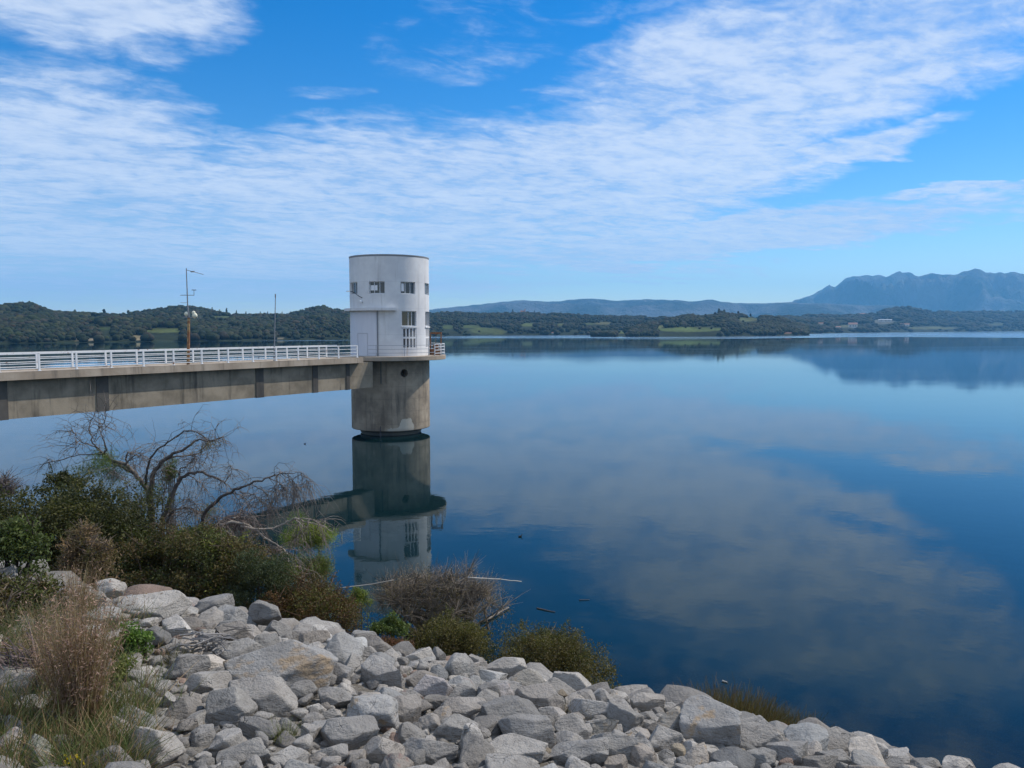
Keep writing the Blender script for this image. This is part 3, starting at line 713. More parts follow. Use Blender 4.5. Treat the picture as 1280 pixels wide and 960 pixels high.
# weather mast
def mast_point(t, n): return Q0+BD*t-BN*n+UZ*ZB
b = mast_point(2.188*4.57, .34)
mast = empty('weather_mast', b, 'tall weather mast with rusty yellow lower pole and small aerials on the bridge', 'mast')
top = at_y(233, 337, b[1]); kn = at_y(236, 397, b[1]); kn2 = at_y(234.5, 380, b[1])
g = Geo(); g.tube([b, kn], [.11, .085], 10); g.build('lower_pole', RUSTY, mast)
g = Geo(); g.tube([kn, kn2, top+UZ*.1], [.06, .045, .032], 8); g.build('upper_pole', STEEL, mast)
rx = np.array([1., 0, 0])
def mp(px, py): return at_y(px, py, b[1])
g = Geo(); y0, y1 = mp(233, 337.5), mp(254, 343); g.tube([y0, y1], .022, 6)
for f, l in ((.35, .6), (.5, .85), (.65, .55), (.8, .5), (.95, .45)):
    c = y0+(y1-y0)*f; g.tube([c+np.array([0, -l/2, 0]), c+np.array([0, l/2, 0])], .012, 5)
c = y0+(y1-y0)*.37; g.bar(c-rx*.14, c+rx*.14, .09); g.build('antenna', STEEL, mast)
g = Geo(); g.tube([mp(225.5, 369), mp(242.5, 369)], .025, 6); g.tube([mp(242.5, 369), mp(242.5, 363)], .018, 6)
c = mp(242.5, 362.5); g.tube([c-rx*.16, c+rx*.16], .03, 6); g.tube([c-np.array([0, .16, 0]), c+np.array([0, .16, 0])], .03, 6)
g.tube([mp(226, 378.3), mp(234.5, 378.6)], .018, 6); g.build('sensor_arm', STEEL, mast)
g = Geo(); g.bar(mp(229, 396.5), mp(247, 396.5), .07); g.build('cross_bar', STEEL, mast)
for px, py, r_ in ((233, 392.5, .14), (242, 391, .12), (243.5, 394.5, .17)):
    g = Geo(); V, T = ico(2); c = mp(px, py); g.add(V*np.array([1.1, .9, 1.2])*r_+c, T=T); g.tube([c, c-UZ*.25], .03, 6); g.build('sensor', CREAM, mast, smooth=True)
b = mast_point(2.188*7.97, .30)
pole = empty('grey_pole', b, 'plain thin grey pole on the bridge between the weather mast and the tower', 'pole')
g = Geo(); tp = at_y(344.3, 372, b[1]); g.tube([b, (b+tp)/2, tp], [.055, .045, .03], 8); g.build('shaft', STEEL, pole)
g = Geo(); g.tube([tp-UZ*.02, tp+UZ*.28], .05, 8); g.build('cap', STEEL, pole)
# ------------------------------------------------------------------ rocks
def rock_shape(seed, sub=5, flat=1., pw=None):
    r_ = np.random.default_rng(seed); V, T = ico(sub)
    nf = r_.integers(9, 14); Nn = r_.normal(size=(nf, 3)); Nn /= np.linalg.norm(Nn, axis=1)[:, None]
    # spread the facets a little
    for _ in range(6):
        D = Nn[:, None]-Nn[None]; d2 = (D**2).sum(-1)+np.eye(nf)*9; Nn = Nn+.04*(D/d2[..., None]).sum(1); Nn /= np.linalg.norm(Nn, axis=1)[:, None]
    dd = r_.uniform(.62, 1.0, nf); p = pw or r_.uniform(14, 38)
    dot = np.clip(V@Nn.T, 0, None)/dd; rad = (dot**p).sum(1)**(-1/p)
    rad = np.minimum(rad, 1.5)
    W = V*rad[:, None]
    o = seed*13.7
    dis = .16*(fbm(W*1.1+o, 3, seed)-.5)+.14*(fbm(W*3.1+o, 4, seed+5)-.5)+.065*(fbm(W*9+o, 3, seed+8)-.5)
    # bedding grooves
    ax = r_.normal(size=3); ax /= np.linalg.norm(ax); b = W@ax+.25*(fbm(W*1.6+o, 2, seed+2)-.5)
    gr = np.abs(((b*r_.uniform(1.6, 3.2)) % 1)-.5)
    dis = dis-.035*sst(.07, .0, gr)
    W = W*(1+dis)[:, None]
    # chipped corners
    for _ in range(r_.integers(4, 8)):
        n = r_.normal(size=3); n /= np.linalg.norm(n); c = r_.uniform(.52, .82)
        ex = np.clip(W@n-c, 0, None); W = W-(ex*.95)[:, None]*n
    lo, hi = W.min(0), W.max(0); W = (W-(lo+hi)/2)/((hi-lo)/2)
    return W, T
def rock_mat(name, kind):
    m, k = material(name)
    ob = k.obj(); inf = k.n('ShaderNodeObjectInfo')
    oc = k.vadd(ob, k.scl(inf.outputs['Location'], (3.1, 3.1, 3.1)))
    sz = k.n('ShaderNodeVectorMath', operation='MULTIPLY'); 
    wp = k.pos()
    a = k.noise(wp, 3.2, 6, .62); b = k.noise(wp, 13, 6, .68); c = k.noise(wp, 60, 4, .7); f = k.noise(k.scl(wp, (2, 2, 9)), 3.5, 6, .6, .6)
    base = k.attr('col') if kind == 'stuff' else inf.outputs['Color']
    col = k.mix(k.smooth(a, .33, .68), k.mix(1., base, (.74, .73, .72, 1), 'MULTIPLY'), base)
    col = k.mix(k.mul(k.smooth(f, .55, .72), .45), col, k.mix(1., base, (.58, .56, .53, 1), 'MULTIPLY'))
    col = k.mix(k.mul(k.smooth(b, .55, .75), .5), col, k.mix(1., base, (1.22, 1.22, 1.2, 1), 'MULTIPLY'))
    col = k.mix(k.mul(k.smooth(b, .46, .32), .8), col, k.mix(1., base, (.5, .49, .48, 1), 'MULTIPLY'))
    col = k.mix(k.mul(k.smooth(c, .58, .76), .5), col, (.09, .085, .08, 1))
    vc = k.n('ShaderNodeTexVoronoi', {'Scale': 2.6, 'Vector': k.vadd(wp, k.scl(k.noise(wp, 4, 3, out=1), (.35, .35, .35)))}, feature='DISTANCE_TO_EDGE').outputs[0]
    crk = k.mul(k.smooth(vc, .010, .0), k.smooth(a, .54, .64))
    col = k.mix(k.mul(crk, .3), col, (.08, .075, .07, 1))
    if kind in ('rust', 'tan', 'moss'):
        s_ = k.noise(oc, 1.3, 4, .6)
        cc = {'rust': (.26, .165, .135, 1), 'tan': (.36, .25, .14, 1), 'moss': (.13, .13, .07, 1)}[kind]
        col = k.mix(k.mul(k.smooth(s_, .55, .66), .7), col, cc)
    h = k.add(k.add(k.mul(b, .6), k.mul(c, .22)), k.add(k.mul(f, .45), k.mul(crk, -.5)))
    k.out(k.pbsdf(col, .93, k.bump(h, .9, .07), **{'Specular IOR Level': .25}))
    return m
RM = {q: rock_mat({'grey': 'limestone', 'rust': 'limestone_rust', 'tan': 'limestone_tan', 'moss': 'limestone_moss', 'stuff': 'limestone_rubble'}[q], q) for q in ('grey', 'rust', 'tan', 'moss', 'stuff')}
NR = 34
SHAPES = [rock_shape(100+q) for q in range(NR)]
BYVOL = sorted(range(NR), key=lambda q: -np.linalg.norm(SHAPES[q][0], axis=1).mean())
SMALL = [rock_shape(300+q, 3) for q in range(24)]
RMESH = {}
def rock_mesh(i, kind):
    if (i, kind) not in RMESH:
        g = Geo(); g.add(*[SHAPES[i][0]], T=SHAPES[i][1]); o = g.build('rock', RM[kind], smooth=True, org=(0, 0, 0))
        RMESH[(i, kind)] = o.data; bpy.data.objects.remove(o)
    return RMESH[(i, kind)]
ROCKS = []   # (x, y, radius) for spacing
GREYS = [(.335, .313, .285), (.295, .28, .258), (.365, .343, .315), (.265, .252, .235), (.325, .297, .266), (.385, .363, .335)]
PALE = [(.425, .395, .357), (.46, .43, .39)]
rock_objs = []
def put_rock(name, pos, size, kind, colr, rz, tilt, i, label, group):
    o = bpy.data.objects.new(name, rock_mesh(i, kind)); COL.objects.link(o)
    o.location = Vector(pos); o.scale = Vector(np.asarray(size)/2); o.rotation_euler = (tilt[0], tilt[1], rz)
    o.color = (*colr, 1); tag(o, label, 'boulder' if name == 'boulder' else 'rock', group); rock_objs.append(o); return o
HERO = [  # px, py, w, h, tint, label
 (187, 766, 88, 40, 'p', 'broad low pale slab at the top of the bank right of the dry tuft'),
 (231, 760, 44, 30, 'r', 'grey boulder with a rusty red face on the skyline of the bank'),
 (268, 766, 46, 42, 'g', 'tall angular grey boulder beside the red-faced one on the skyline'),
 (327, 770, 44, 30, 'g', 'rounded grey boulder on the skyline in front of the rust-brown shrub'),
 (343, 791, 38, 28, 'g', 'brownish grey boulder just below the rounded one on the skyline'), (290, 794, 48, 26, 'g'), (350, 844, 134, 62, 'T', 'largest grey slab on the bank, wedge-shaped with a dark overhanging front'),
 (326, 880, 88, 56, 'g', 'large smooth grey boulder directly under the largest slab'), (284, 892, 64, 52, 'g', 'square-cut grey block left of the large smooth boulder'),
 (232, 838, 54, 34, 'g'), (254, 857, 62, 30, 'g'), (322, 918, 60, 30, 'g'), (190, 942, 66, 54, 'p', 'big pale knobbly boulder in the bottom row right of the green grass'), (222, 790, 52, 26, 'p'),
 (257, 795, 26, 18, 't'), (250, 925, 30, 28, 'g'), (284, 936, 36, 40, 'g', 'upright pointed grey stone in the bottom row'), (375, 870, 42, 28, 'g'),
 (20, 785, 44, 32, 'g', 'grey boulder at the left edge of the picture below the thin sapling'), (77, 742, 38, 26, 'r', 'pinkish boulder behind the plume of dry grass'), (137, 737, 36, 28, 'p', 'pale round boulder peeping over the skyline right of the dry grass'),
 (45, 750, 30, 26, 'g'), (40, 889, 40, 30, 'g', 'grey boulder in front of the heap of bare purple twigs'), (66, 882, 38, 38, 'g'), (140, 917, 42, 36, 'g', 'round grey boulder at the foot of the dry grass tuft'),
 (45, 948, 44, 40, 'm', 'mossy grey boulder in the bottom left corner'), (6, 938, 34, 44, 'r', 'reddish boulder cut by the left edge in the bottom corner'), (168, 850, 28, 24, 'g'), (209, 876, 24, 20, 'g'),
 (448, 806, 45, 32, 'g', 'rounded boulder standing alone on the skyline left of the red-brown heather'), (398, 800, 38, 34, 'g'), (424, 815, 32, 40, 'g'), (394, 820, 36, 28, 'g'), (478, 850, 58, 40, 'g', 'grey boulder with a shadowed hollow under its front edge, mid bank'), (461, 822, 30, 26, 'g'), (488, 826, 30, 24, 'p'), (520, 827, 46, 28, 'p', 'pale boulder with a dark underside below the olive shrub'),
 (541, 841, 26, 22, 'g'), (546, 820, 22, 20, 'g'), (570, 843, 40, 40, 'g'), (540, 866, 46, 36, 'w', 'pale boulder flushed with pink in the middle of the bank'), (487, 868, 38, 16, 'p'), (423, 877, 48, 32, 'g'), (466, 899, 66, 58, 'T', 'large round boulder with a brown stained face in the lower middle'),
 (506, 896, 42, 42, 'g', 'steep grey boulder leaning on the brown-stained one'), (540, 911, 34, 34, 'g'), (580, 894, 60, 34, 'g'), (569, 920, 60, 42, 'g', 'smooth pale-topped boulder in the lower middle'), (608, 878, 34, 38, 'g'), (580, 873, 36, 30, 'g'), (513, 924, 44, 34, 'g'), (536, 944, 68, 40, 'g', 'wide grey boulder in the bottom row below the pale-topped one'), (436, 926, 72, 46, 'g', 'two-humped grey boulder left of the lower middle'), (476, 944, 60, 40, 'g'),
 (395, 890, 24, 16, 'p'), (418, 897, 26, 18, 'p'), (409, 950, 48, 28, 'g'), (386, 925, 24, 30, 'g'),
 (632, 843, 56, 38, 'p', 'large pale dome of rock on the skyline in front of the olive shrub'), (661, 858, 46, 38, 't', 'boulder with an orange tan patch on the skyline'), (676, 881, 64, 42, 'g', 'big grey boulder just below the one with an orange patch'), (714, 861, 52, 44, 'p', 'pale sloping boulder at the right end of the olive shrub'), (752, 877, 32, 30, 'g'), (628, 874, 34, 36, 'r', 'small boulder with a red base under the pale dome'),
 (610, 886, 30, 32, 'g'), (595, 834, 28, 28, 'g'), (593, 847, 30, 26, 'g'), (684, 905, 36, 30, 'g'), (716, 918, 44, 44, 'g', 'three-cornered grey boulder in the lower right middle'), (751, 915, 44, 30, 't'), (740, 892, 62, 36, 'g'), (658, 924, 62, 50, 'g', 'large smooth round boulder in the lower right middle'), (595, 897, 40, 30, 'g'), (643, 947, 80, 38, 'p', 'pale loaf-shaped boulder in the bottom row'), (718, 949, 90, 38, 'g', 'widest boulder of the bottom row, rough and grey'),
 (766, 940, 66, 42, 'g', 'creased grey boulder right of the widest one in the bottom row'), (781, 907, 50, 40, 'g'), (687, 925, 18, 26, 'g'), (590, 930, 34, 50, 'g'),
 (886, 921, 78, 74, 'T', 'biggest upright boulder at the right, pale-topped with a dark foot'), (843, 911, 44, 44, 't', 'tan boulder leaning on the biggest upright one'), (856, 888, 17, 17, 'p', 'little pale pointed stone on the skyline'), (946, 930, 66, 54, 'g', 'broad creased grey boulder below the shore grass'), (944, 908, 36, 28, 'g'), (983, 926, 30, 20, 't', 'small sandy boulder at the end of the shore grass'),
 (831, 935, 48, 44, 'g', 'dark-faced tilted slab left of the biggest upright boulder'), (866, 946, 38, 34, 'p'), (803, 942, 34, 40, 'g'), (790, 913, 30, 26, 'g'), (806, 900, 32, 18, 'g'), (918, 955, 38, 18, 'p'), (990, 952, 54, 38, 'g'), (811, 914, 26, 22, 'g'), (913, 904, 26, 22, 'g'),
 (1046, 936, 86, 42, 'g', 'long grey boulder near the right end of the bank'), (1094, 938, 30, 18, 'p'), (1120, 954, 58, 24, 'g'), (1198, 956, 48, 20, 'p', 'last pale boulder at the right end of the bank, before the water'), (1044, 954, 42, 24, 'g'), (1160, 958, 40, 20, 'g')]
KIND = {'g': 'grey', 'p': 'grey', 'r': 'rust', 't': 'tan', 'T': 'tan', 'm': 'moss', 'w': 'grey'}
named = [(h[0], h[1], h[5]) for h in HERO if len(h) > 5]
SHORT = {}
for (x, y, l) in named: SHORT[(x, y)] = l
STOP = set('with in on of the a an and at left right below just under standing near front its from beside behind by to above directly foot dark large big grey pale lower one middle'.split())
rr = random.Random(11); used_labels = set()
def auto_label(px, py, w, h, tint):
    size = 'large' if w*h > 2200 else ('medium-sized' if w*h > 1000 else 'small')
    tone = {'g': 'grey', 'p': 'pale grey', 't': 'sandy-stained', 'T': 'brown-stained', 'r': 'reddish', 'm': 'mossy', 'w': 'pinkish'}[tint]
    shape = 'flat' if w > 1.7*h else ('blocky' if w > 1.15*h else 'upright')
    ns = sorted(named, key=lambda q: (q[0]-px)**2+(q[1]-py)**2)[:5]
    for n in ns:
        dx, dy = px-n[0], py-n[1]
        where = ('right of' if dx > 0 else 'left of') if abs(dx) > 1.1*abs(dy) else ('just below' if dy > 0 else 'just above')
        ref = n[2].replace(',', '').split()[:9]
        while ref[-1] in STOP: ref.pop()
        ref = ' '.join(ref)
        l = f'{size} {shape} {tone} boulder {where} the {ref}'
        if len(l.split()) > 16: l = ' '.join(l.split()[:16])
        if l not in used_labels:
            used_labels.add(l); return l
    return l
for hi_, h in enumerate(HERO):
    px, py, w_, hh, tint = h[:5]
    P, sky_ = bank_hit(px, min(py+.18*hh, 985))
    dep = P[1]*cp-(P[2]-H)*sp; s_ = dep/F
    W_ = w_*s_*1.04; Hh = hh*s_*1.14; Dp = max(.62*W_, min(1.15*W_, .9*Hh))
    i = BYVOL[rr.randrange(12)] if w_ > 54 else rr.randrange(NR)
    c = {'g': GREYS[rr.randrange(6)], 'p': PALE[rr.randrange(2)], 'r': (.35, .325, .312), 't': (.37, .345, .305), 'T': (.36, .348, .33), 'm': (.30, .30, .26), 'w': (.42, .385, .37)}[tint]
    c = tuple(np.array(c)*rr.uniform(.90, 1.18))
    pos = np.array([P[0], P[1]+.12*Dp, P[2]+.15*Hh])
    if sky_: pos[2] = at_y(px, py, pos[1])[2]
    lab = h[5] if len(h) > 5 else auto_label(px, py, w_, hh, tint)
    rz = rr.uniform(-.35, .35)+(math.pi if rr.random() < .5 else 0)
    put_rock('boulder', pos, (W_, Dp, Hh), KIND[tint], c, rz, (rr.uniform(-.16, .16), rr.uniform(-.14, .14)), i, lab, 'limestone boulders of the rocky bank')
    ROCKS.append((pos[0], pos[1], .40*math.sqrt(W_*Dp)))
# fill: smaller rocks between them, single objects while they show, one rubble mesh elsewhere
rub = Geo()
def vary(c):
    f = rr.uniform(.76, 1.22); w_ = rr.uniform(-.05, .05)
    if rr.random() < .12: f *= .72
    return tuple(np.clip(np.array(c)*f*np.array([1+w_, 1, 1-w_]), .05, .55))
def add_rubble(x, y, d, zoff=.0, shapes=SMALL, colr=None):
    V, T = shapes[rr.randrange(len(shapes))]
    sx, sy, sz = d*rr.uniform(.8, 1.2)/2, d*rr.uniform(.7, 1.)/2, d*rr.uniform(.5, .8)/2
    a, b = rr.uniform(0, 6.28), rr.uniform(-.5, .5)
    Wv = V*np.array([sx, sy, sz]); ca, sa, cb, sb = math.cos(a), math.sin(a), math.cos(b), math.sin(b)
    Wv = np.stack([Wv[:, 0], Wv[:, 1]*cb-Wv[:, 2]*sb, Wv[:, 1]*sb+Wv[:, 2]*cb], -1)
    Wv = np.stack([Wv[:, 0]*ca-Wv[:, 1]*sa, Wv[:, 0]*sa+Wv[:, 1]*ca, Wv[:, 2]], -1)
    c = np.array(colr if colr is not None else (GREYS+PALE)[rr.randrange(8)])*rr.uniform(.62, 1.1)
    if rr.random() < .03: c = c*np.array([1.0, .78, .68])
    elif rr.random() < .05: c = c*np.array([1.05, .95, .78])
    rub.add(Wv+np.array([x, y, float(bank(x, y))+zoff+sz*.25]), T=T, col=c)
def free(x, y, r_, k_=.93):
    for (a, b, c) in ROCKS:
        if (a-x)**2+(b-y)**2 < ((c+r_)*k_)**2: return False
    return True
def leftish(px, py): return px < 165-.10*(py-740) and not (px < 0)
nsing = 0; LIMIT = 300-len(HERO)
for d0, tries in ((.62, 300), (.40, 700), (.29, 2200), (.21, 3600), (.155, 5200)):
    for _ in range(tries):
        x = rr.uniform(-7.5, 9.0); y = rr.uniform(3.4, 9.4); q = .25*x+.97*y
        if q > 7.55: continue
        d = d0*rr.uniform(.85, 1.2)
        P = np.array([x, y, float(bank(x, y))]); px, py, dep = proj(P)
        if px < 215 and py < 980 and px > -150 and rr.random() < (.72 if d0 > .3 else .6): continue
        if d0 > .5 and -60 < px < 1340: continue
        if d0 > .4 and -60 < px < 1340 and rr.random() < .6: continue
        if d0 > .19 and 170 < px < 400 and 800 < py < 985 and rr.random() < .8: continue
        if not free(x, y, d*.42): continue
        ROCKS.append((x, y, d*.40))
        inview = -10 < px < 1290 and py < 985
        if inview and nsing < LIMIT:
            nsing += 1; tint = rr.random(); kd = 'tan' if tint < .07 else ('rust' if tint < .12 else 'grey')
            lab = {'grey': 'smaller grey stone wedged between the big boulders of the rocky bank', 'tan': 'smaller stone with a sandy stain among the grey boulders of the bank', 'rust': 'smaller stone with a rusty stain among the grey boulders of the bank'}[kd]
            put_rock('rock', P+np.array([0, 0, d*rr.uniform(.02, .16)]), (d*rr.uniform(.9, 1.25), d*rr.uniform(.75, 1.05), d*rr.uniform(.55, .85)), kd, vary((GREYS+PALE)[rr.randrange(8)]), rr.uniform(0, 6.28), (rr.uniform(-.35, .35), rr.uniform(-.35, .35)), rr.randrange(NR), lab, {'grey': 'small grey stones of the rocky bank', 'tan': 'sandy-stained stones of the rocky bank', 'rust': 'rusty-stained stones of the rocky bank'}[kd])
        else: add_rubble(x, y, d, .03)
for _ in range(10500):
    x = rr.uniform(-7, 8.5); y = rr.uniform(3.6, 8.2); q = .25*x+.97*y
    if q > 7.6: continue
    px, py, dep = proj(np.array([x, y, float(bank(x, y))]))
    if not (-60 < px < 1340 and py < 1000): 
        if rr.random() < .7: continue
    add_rubble(x, y, rr.choice((.035, .05, .05, .07, .07, .1, .12, .15)), rr.uniform(-.05, .01))
# riprap on the slope down to the water
for _ in range(1500):
    q = rr.uniform(7.5, 19.5); s_ = rr.uniform(-16, 26); x = .97*s_+.25*q; y = -.25*s_+.97*q
    if x < -6 and q > 8.5 and rr.random() < .6: continue
    add_rubble(x, y, rr.uniform(.3, .85), .02)
for _ in range(500):
    x = rr.uniform(-16, -7); y = rr.uniform(1, 11)
    if .25*x+.97*y > 7.6: continue
    add_rubble(x, y, rr.uniform(.15, .7), .02)
setting(rub.build('rubble', RM['stuff'], smooth=True), 'stuff')
# ------------------------------------------------------------------ plants
vr = np.random.default_rng(21)
def leaf_mat(name, rough=.6, trans=.3):
    m, k = material(name); c = k.attr('col')
    a = k.pbsdf(c, rough, **{'Specular IOR Level': .25}); b = k.n('ShaderNodeBsdfTranslucent', {'Color': k.mix(1., c, (1.2, 1.35, .7, 1), 'MULTIPLY')}).outputs[0]
    ms = k.n('ShaderNodeMixShader'); k.put(ms.inputs[0], trans); k.put(ms.inputs[1], a); k.put(ms.inputs[2], b); k.out(ms.outputs[0]); return m
LEAF = leaf_mat('leaves'); BLADE = leaf_mat('grass_blades', .7, .25)
m, k = material('twig_bark'); a = k.noise(k.pos(), 30, 4, .6); col = k.mix(1., k.attr('col'), k.mix(a, (.65, .65, .65, 1), (1.2, 1.2, 1.2, 1)), 'MULTIPLY')
k.out(k.pbsdf(col, .95, k.bump(a, .4, .01), **{'Specular IOR Level': .15})); TWIG = m
def leaves(g, P, Nrm, ln, wd, cols, jitter=.8):
    # P: centres, Nrm: outward directions, one quad (a bent diamond) per leaf
    n = len(P); A = vr.normal(size=(n, 3)); D = Nrm*(1-jitter)+A*jitter; D /= np.linalg.norm(D, axis=1)[:, None]+1e-9
    B = np.cross(D, vr.normal(size=(n, 3))); B /= np.linalg.norm(B, axis=1)[:, None]+1e-9; Nn = np.cross(D, B)
    l = (ln*vr.uniform(.6, 1.3, n))[:, None]; w_ = (wd*vr.uniform(.7, 1.3, n))[:, None]
    V = np.stack([P-D*l*.5, P+B*w_*.5+Nn*w_*.12, P+D*l*.5, P-B*w_*.5+Nn*w_*.12], 1).reshape(-1, 3)
    Q = np.arange(4*n).reshape(-1, 4); g.add(V, Q, col=np.repeat(cols, 4, 0))
BRT = np.array([1.85, 1.6, 1.3])
def pick(pal, n, var=.25):
    pal = np.array(pal); return pal[vr.integers(len(pal), size=n)]*vr.uniform(1-var, 1+var, (n, 1))
def shrub(name, label, cat, px, py, rx, ry, Y, n, ln, wd, pal, lumps=40, lump=.34, deep=.55, jit=.85, group=None, stems=9, scol=(.10, .08, .06), twigs=0, depth=None, up=.0, twc=None, base=None):
    c = at_y(px, py, Y); s_ = (Y*cp-(c[2]-H)*sp)/F; a, b = rx*s_, ry*s_; d = depth or a*.75
    gz = float(bank(c[0], c[1], False)); gz = max(gz, -.1) if base is None else base
    org = np.array([c[0], c[1], gz])
    t = empty(name, org, label, cat, group)
    # lumps over the upper shell and body
    U = vr.normal(size=(lumps, 3)); U /= np.linalg.norm(U, axis=1)[:, None]; U[:, 2] = np.abs(U[:, 2])*1.0-.35*(vr.random(lumps) < .45)
    rad = vr.uniform(deep, 1., lumps)[:, None]
    L = c+U*rad*np.array([a, d, b])*.88
    lr = lump*min(a, b*1.2)*vr.uniform(.55, 1.25, lumps)
    lc = vr.integers(len(pal), size=lumps)
    # loose shoots that break the outline
    g = Geo(); w_ = lr**2; cnt = np.maximum(3, (n*w_/w_.sum()).astype(int))
    for q in range(lumps):
        m_ = cnt[q]; D = vr.normal(size=(m_, 3)); D /= np.linalg.norm(D, axis=1)[:, None]
        rr_ = vr.random((m_, 1))**.45*1.05; rr_ = rr_*(1+.45*(vr.random((m_, 1)) < .07))
        P = L[q]+D*lr[q]*rr_*np.array([1.15, 1., .8])
        cols = BRT*np.array(pal[lc[q]])*vr.uniform(.6, 1.35, (m_, 1))*vr.uniform(.75, 1.2)
        mixm = vr.random(m_) < .25; cols[mixm] = BRT*pick(pal, mixm.sum())
        leaves(g, P, D+np.array([0, 0, up]), ln, wd, cols, jit)
    # shoots that stand out of the crown
    for q in range(int(lumps*2.2)):
        l0 = q % lumps; D0 = (L[l0]-c)/np.array([a, d, b])+vr.normal(size=3)*.45+np.array([0, 0, .45]); D0 /= np.linalg.norm(D0); ll = lr[l0]*vr.uniform(.9, 1.75); kk = max(6, int(cnt[l0]*.05)); f = vr.uniform(.35, 1., (kk, 1))
        P = L[l0]+D0*ll*f+vr.normal(size=(kk, 3))*ln*.55+np.array([0, 0, -.12])*ll*f**2; leaves(g, P, np.tile(D0, (kk, 1)), ln, wd, BRT*np.array(pal[lc[l0]])*vr.uniform(.8, 1.35, (kk, 1)), jit)
    # low fill so that the body closes down to the ground
    m_ = int(n*.34); th = vr.random(m_)*6.283; r_ = np.sqrt(vr.random(m_))*.95
    zz = gz+(c[2]+b*.2-gz)*vr.random(m_)
    P = np.stack([c[0]+a*r_*np.cos(th), c[1]+d*r_*np.sin(th), zz], -1); leaves(g, P, vr.normal(size=(m_, 3)), ln*1.2, wd*1.3, BRT*pick(pal, m_)*.8, 1.)
    g.build('foliage', LEAF, t)
    g = Geo()
    for q in range(stems):
        e = L[vr.integers(lumps)]; b0 = org+np.array([vr.normal()*a*.15, vr.normal()*d*.15, -.1]); mid_ = (b0+e)/2+vr.normal(size=3)*.12*a
        g.tube([b0, mid_, e], [.028*(.5+a), .018*(.5+a), .006], 5, scol)
    for q in range(twigs):
        l0 = L[vr.integers(lumps)]; D = vr.normal(size=3); D[2] = abs(D[2])*.8+.2; D /= np.linalg.norm(D); ll = lr.mean()*vr.uniform(.7, 1.9)
        K = vr.normal(size=3)*.25; p1 = l0+D*ll*.5+K*ll*.2; p2 = l0+(D+K*.6)*ll
        g.tube([l0-D*ll*.4, p1, p2], [.008, .006, .003], 3, np.array(twc or scol)*vr.uniform(.7, 1.3), cap=False)
    g.build('stem', TWIG, t)
    return t
DG = [(.024, .031, .012), (.032, .039, .014), (.018, .025, .011), (.043, .048, .017), (.028, .033, .016)]
OL = [(.06, .062, .022), (.045, .05, .018), (.075, .072, .028), (.05, .045, .02)]
RB = [(.072, .045, .024), (.055, .04, .02), (.045, .042, .018), (.085, .055, .03)]
LG = [(.11, .16, .035), (.09, .14, .03), (.14, .17, .05)]
MX = [(.045, .055, .02), (.033, .043, .017), (.062, .056, .027), (.055, .044, .024), (.05, .064, .022)]
GY = [(.13, .11, .085), (.10, .085, .065), (.08, .08, .035), (.16, .14, .115)]
shrub('evergreen_shrub', 'largest dark green evergreen shrub at the left, below the bare tree', 'shrub', 100, 680, 116, 86, 14., 36000, .060, .032, DG, 95, .24, .5, twigs=60, scol=(.05, .04, .03))
shrub('evergreen_shrub', 'dark green evergreen shrub cut by the left edge beside the largest one', 'shrub', -20, 690, 100, 86, 15., 18000, .065, .034, DG, 50, .3, .5)
shrub('evergreen_shrub', 'dark leafy sprig-like shrub sticking up behind the largest evergreen', 'shrub', 82, 606, 27, 14, 15.5, 2200, .06, .032, DG, 16, .4, .3, stems=12, depth=.5)
shrub('lavender_bush', 'grey mauve leafless bush at the far left edge against the water', 'bush', 6, 618, 30, 22, 18, 1500, .04, .012, [(.11, .095, .095), (.09, .08, .07)], 20, .45, .3, stems=26, twigs=320, scol=(.12, .105, .105))
shrub('mixed_shrub', 'mid green shrub with brownish shoots under the bare tree', 'shrub', 228, 716, 84, 66, 13.2, 24000, .05, .024, MX, 70, .25, .5, twigs=140, scol=(.12, .09, .07))
shrub('mixed_shrub', 'yellowish green shrub in front of the fallen branches', 'shrub', 292, 722, 76, 66, 13., 21000, .05, .022, MX+[(.09, .11, .03)], 60, .25, .5, twigs=120, up=.4, scol=(.12, .09, .07))
shrub('blue_green_shrub', 'dark bluish green shrub above the rounded skyline boulder', 'shrub', 325, 742, 50, 62, 12.2, 13000, .045, .014, [(.028, .045, .028), (.04, .055, .03), (.03, .04, .022)], 45, .28, .45, up=.9, jit=.6)
shrub('rust_brown_shrub', 'rust-brown shrub on the edge of the bank right of the bluish green one', 'shrub', 388, 772, 66, 56, 12., 22000, .04, .016, RB+[(.055, .06, .02)], 60, .27, .5, twigs=160, scol=(.14, .08, .05), up=.3)
shrub('dry_broom', 'dry brown broom-like bush in front of the largest evergreen shrub', 'bush', 112, 700, 40, 50, 10.6, 6500, .06, .010, [(.16, .12, .085), (.11, .09, .055), (.07, .07, .035)], 40, .3, .3, twigs=420, scol=(.15, .11, .08), twc=(.17, .13, .10), up=.9, jit=.6)
shrub('sapling', 'thin young sapling with bright green leaves at the left edge', 'sapling', 22, 680, 40, 32, 9.4, 2600, .055, .026, [(.042, .066, .022), (.055, .078, .026), (.035, .052, .02)], 26, .36, .2, stems=7, scol=(.04, .032, .028), twigs=40)
shrub('rough_scrub', 'low rough scrub over the stones at the left edge in front of the sapling', 'scrub', 4, 752, 62, 40, 6.9, 8000, .045, .014, MX+[(.09, .075, .045)], 40, .32, .3, twigs=260, scol=(.12, .095, .075), up=.5, depth=.7)
def feathery(label, px, py, rx, ry, Y, n, pal, group=None, base=None, ln=.10):
    return shrub('tamarisk', label, 'tamarisk', px, py, rx, ry, Y, n, ln, .009, pal, 38, .36, .1, .55, group, 12, (.10, .08, .06), 60, up=.8, base=base)
feathery('feathery pale green tamarisk between the fallen branches and the lake', 388, 676, 34, 50, 19, 13000, LG+[(.07, .11, .03)])
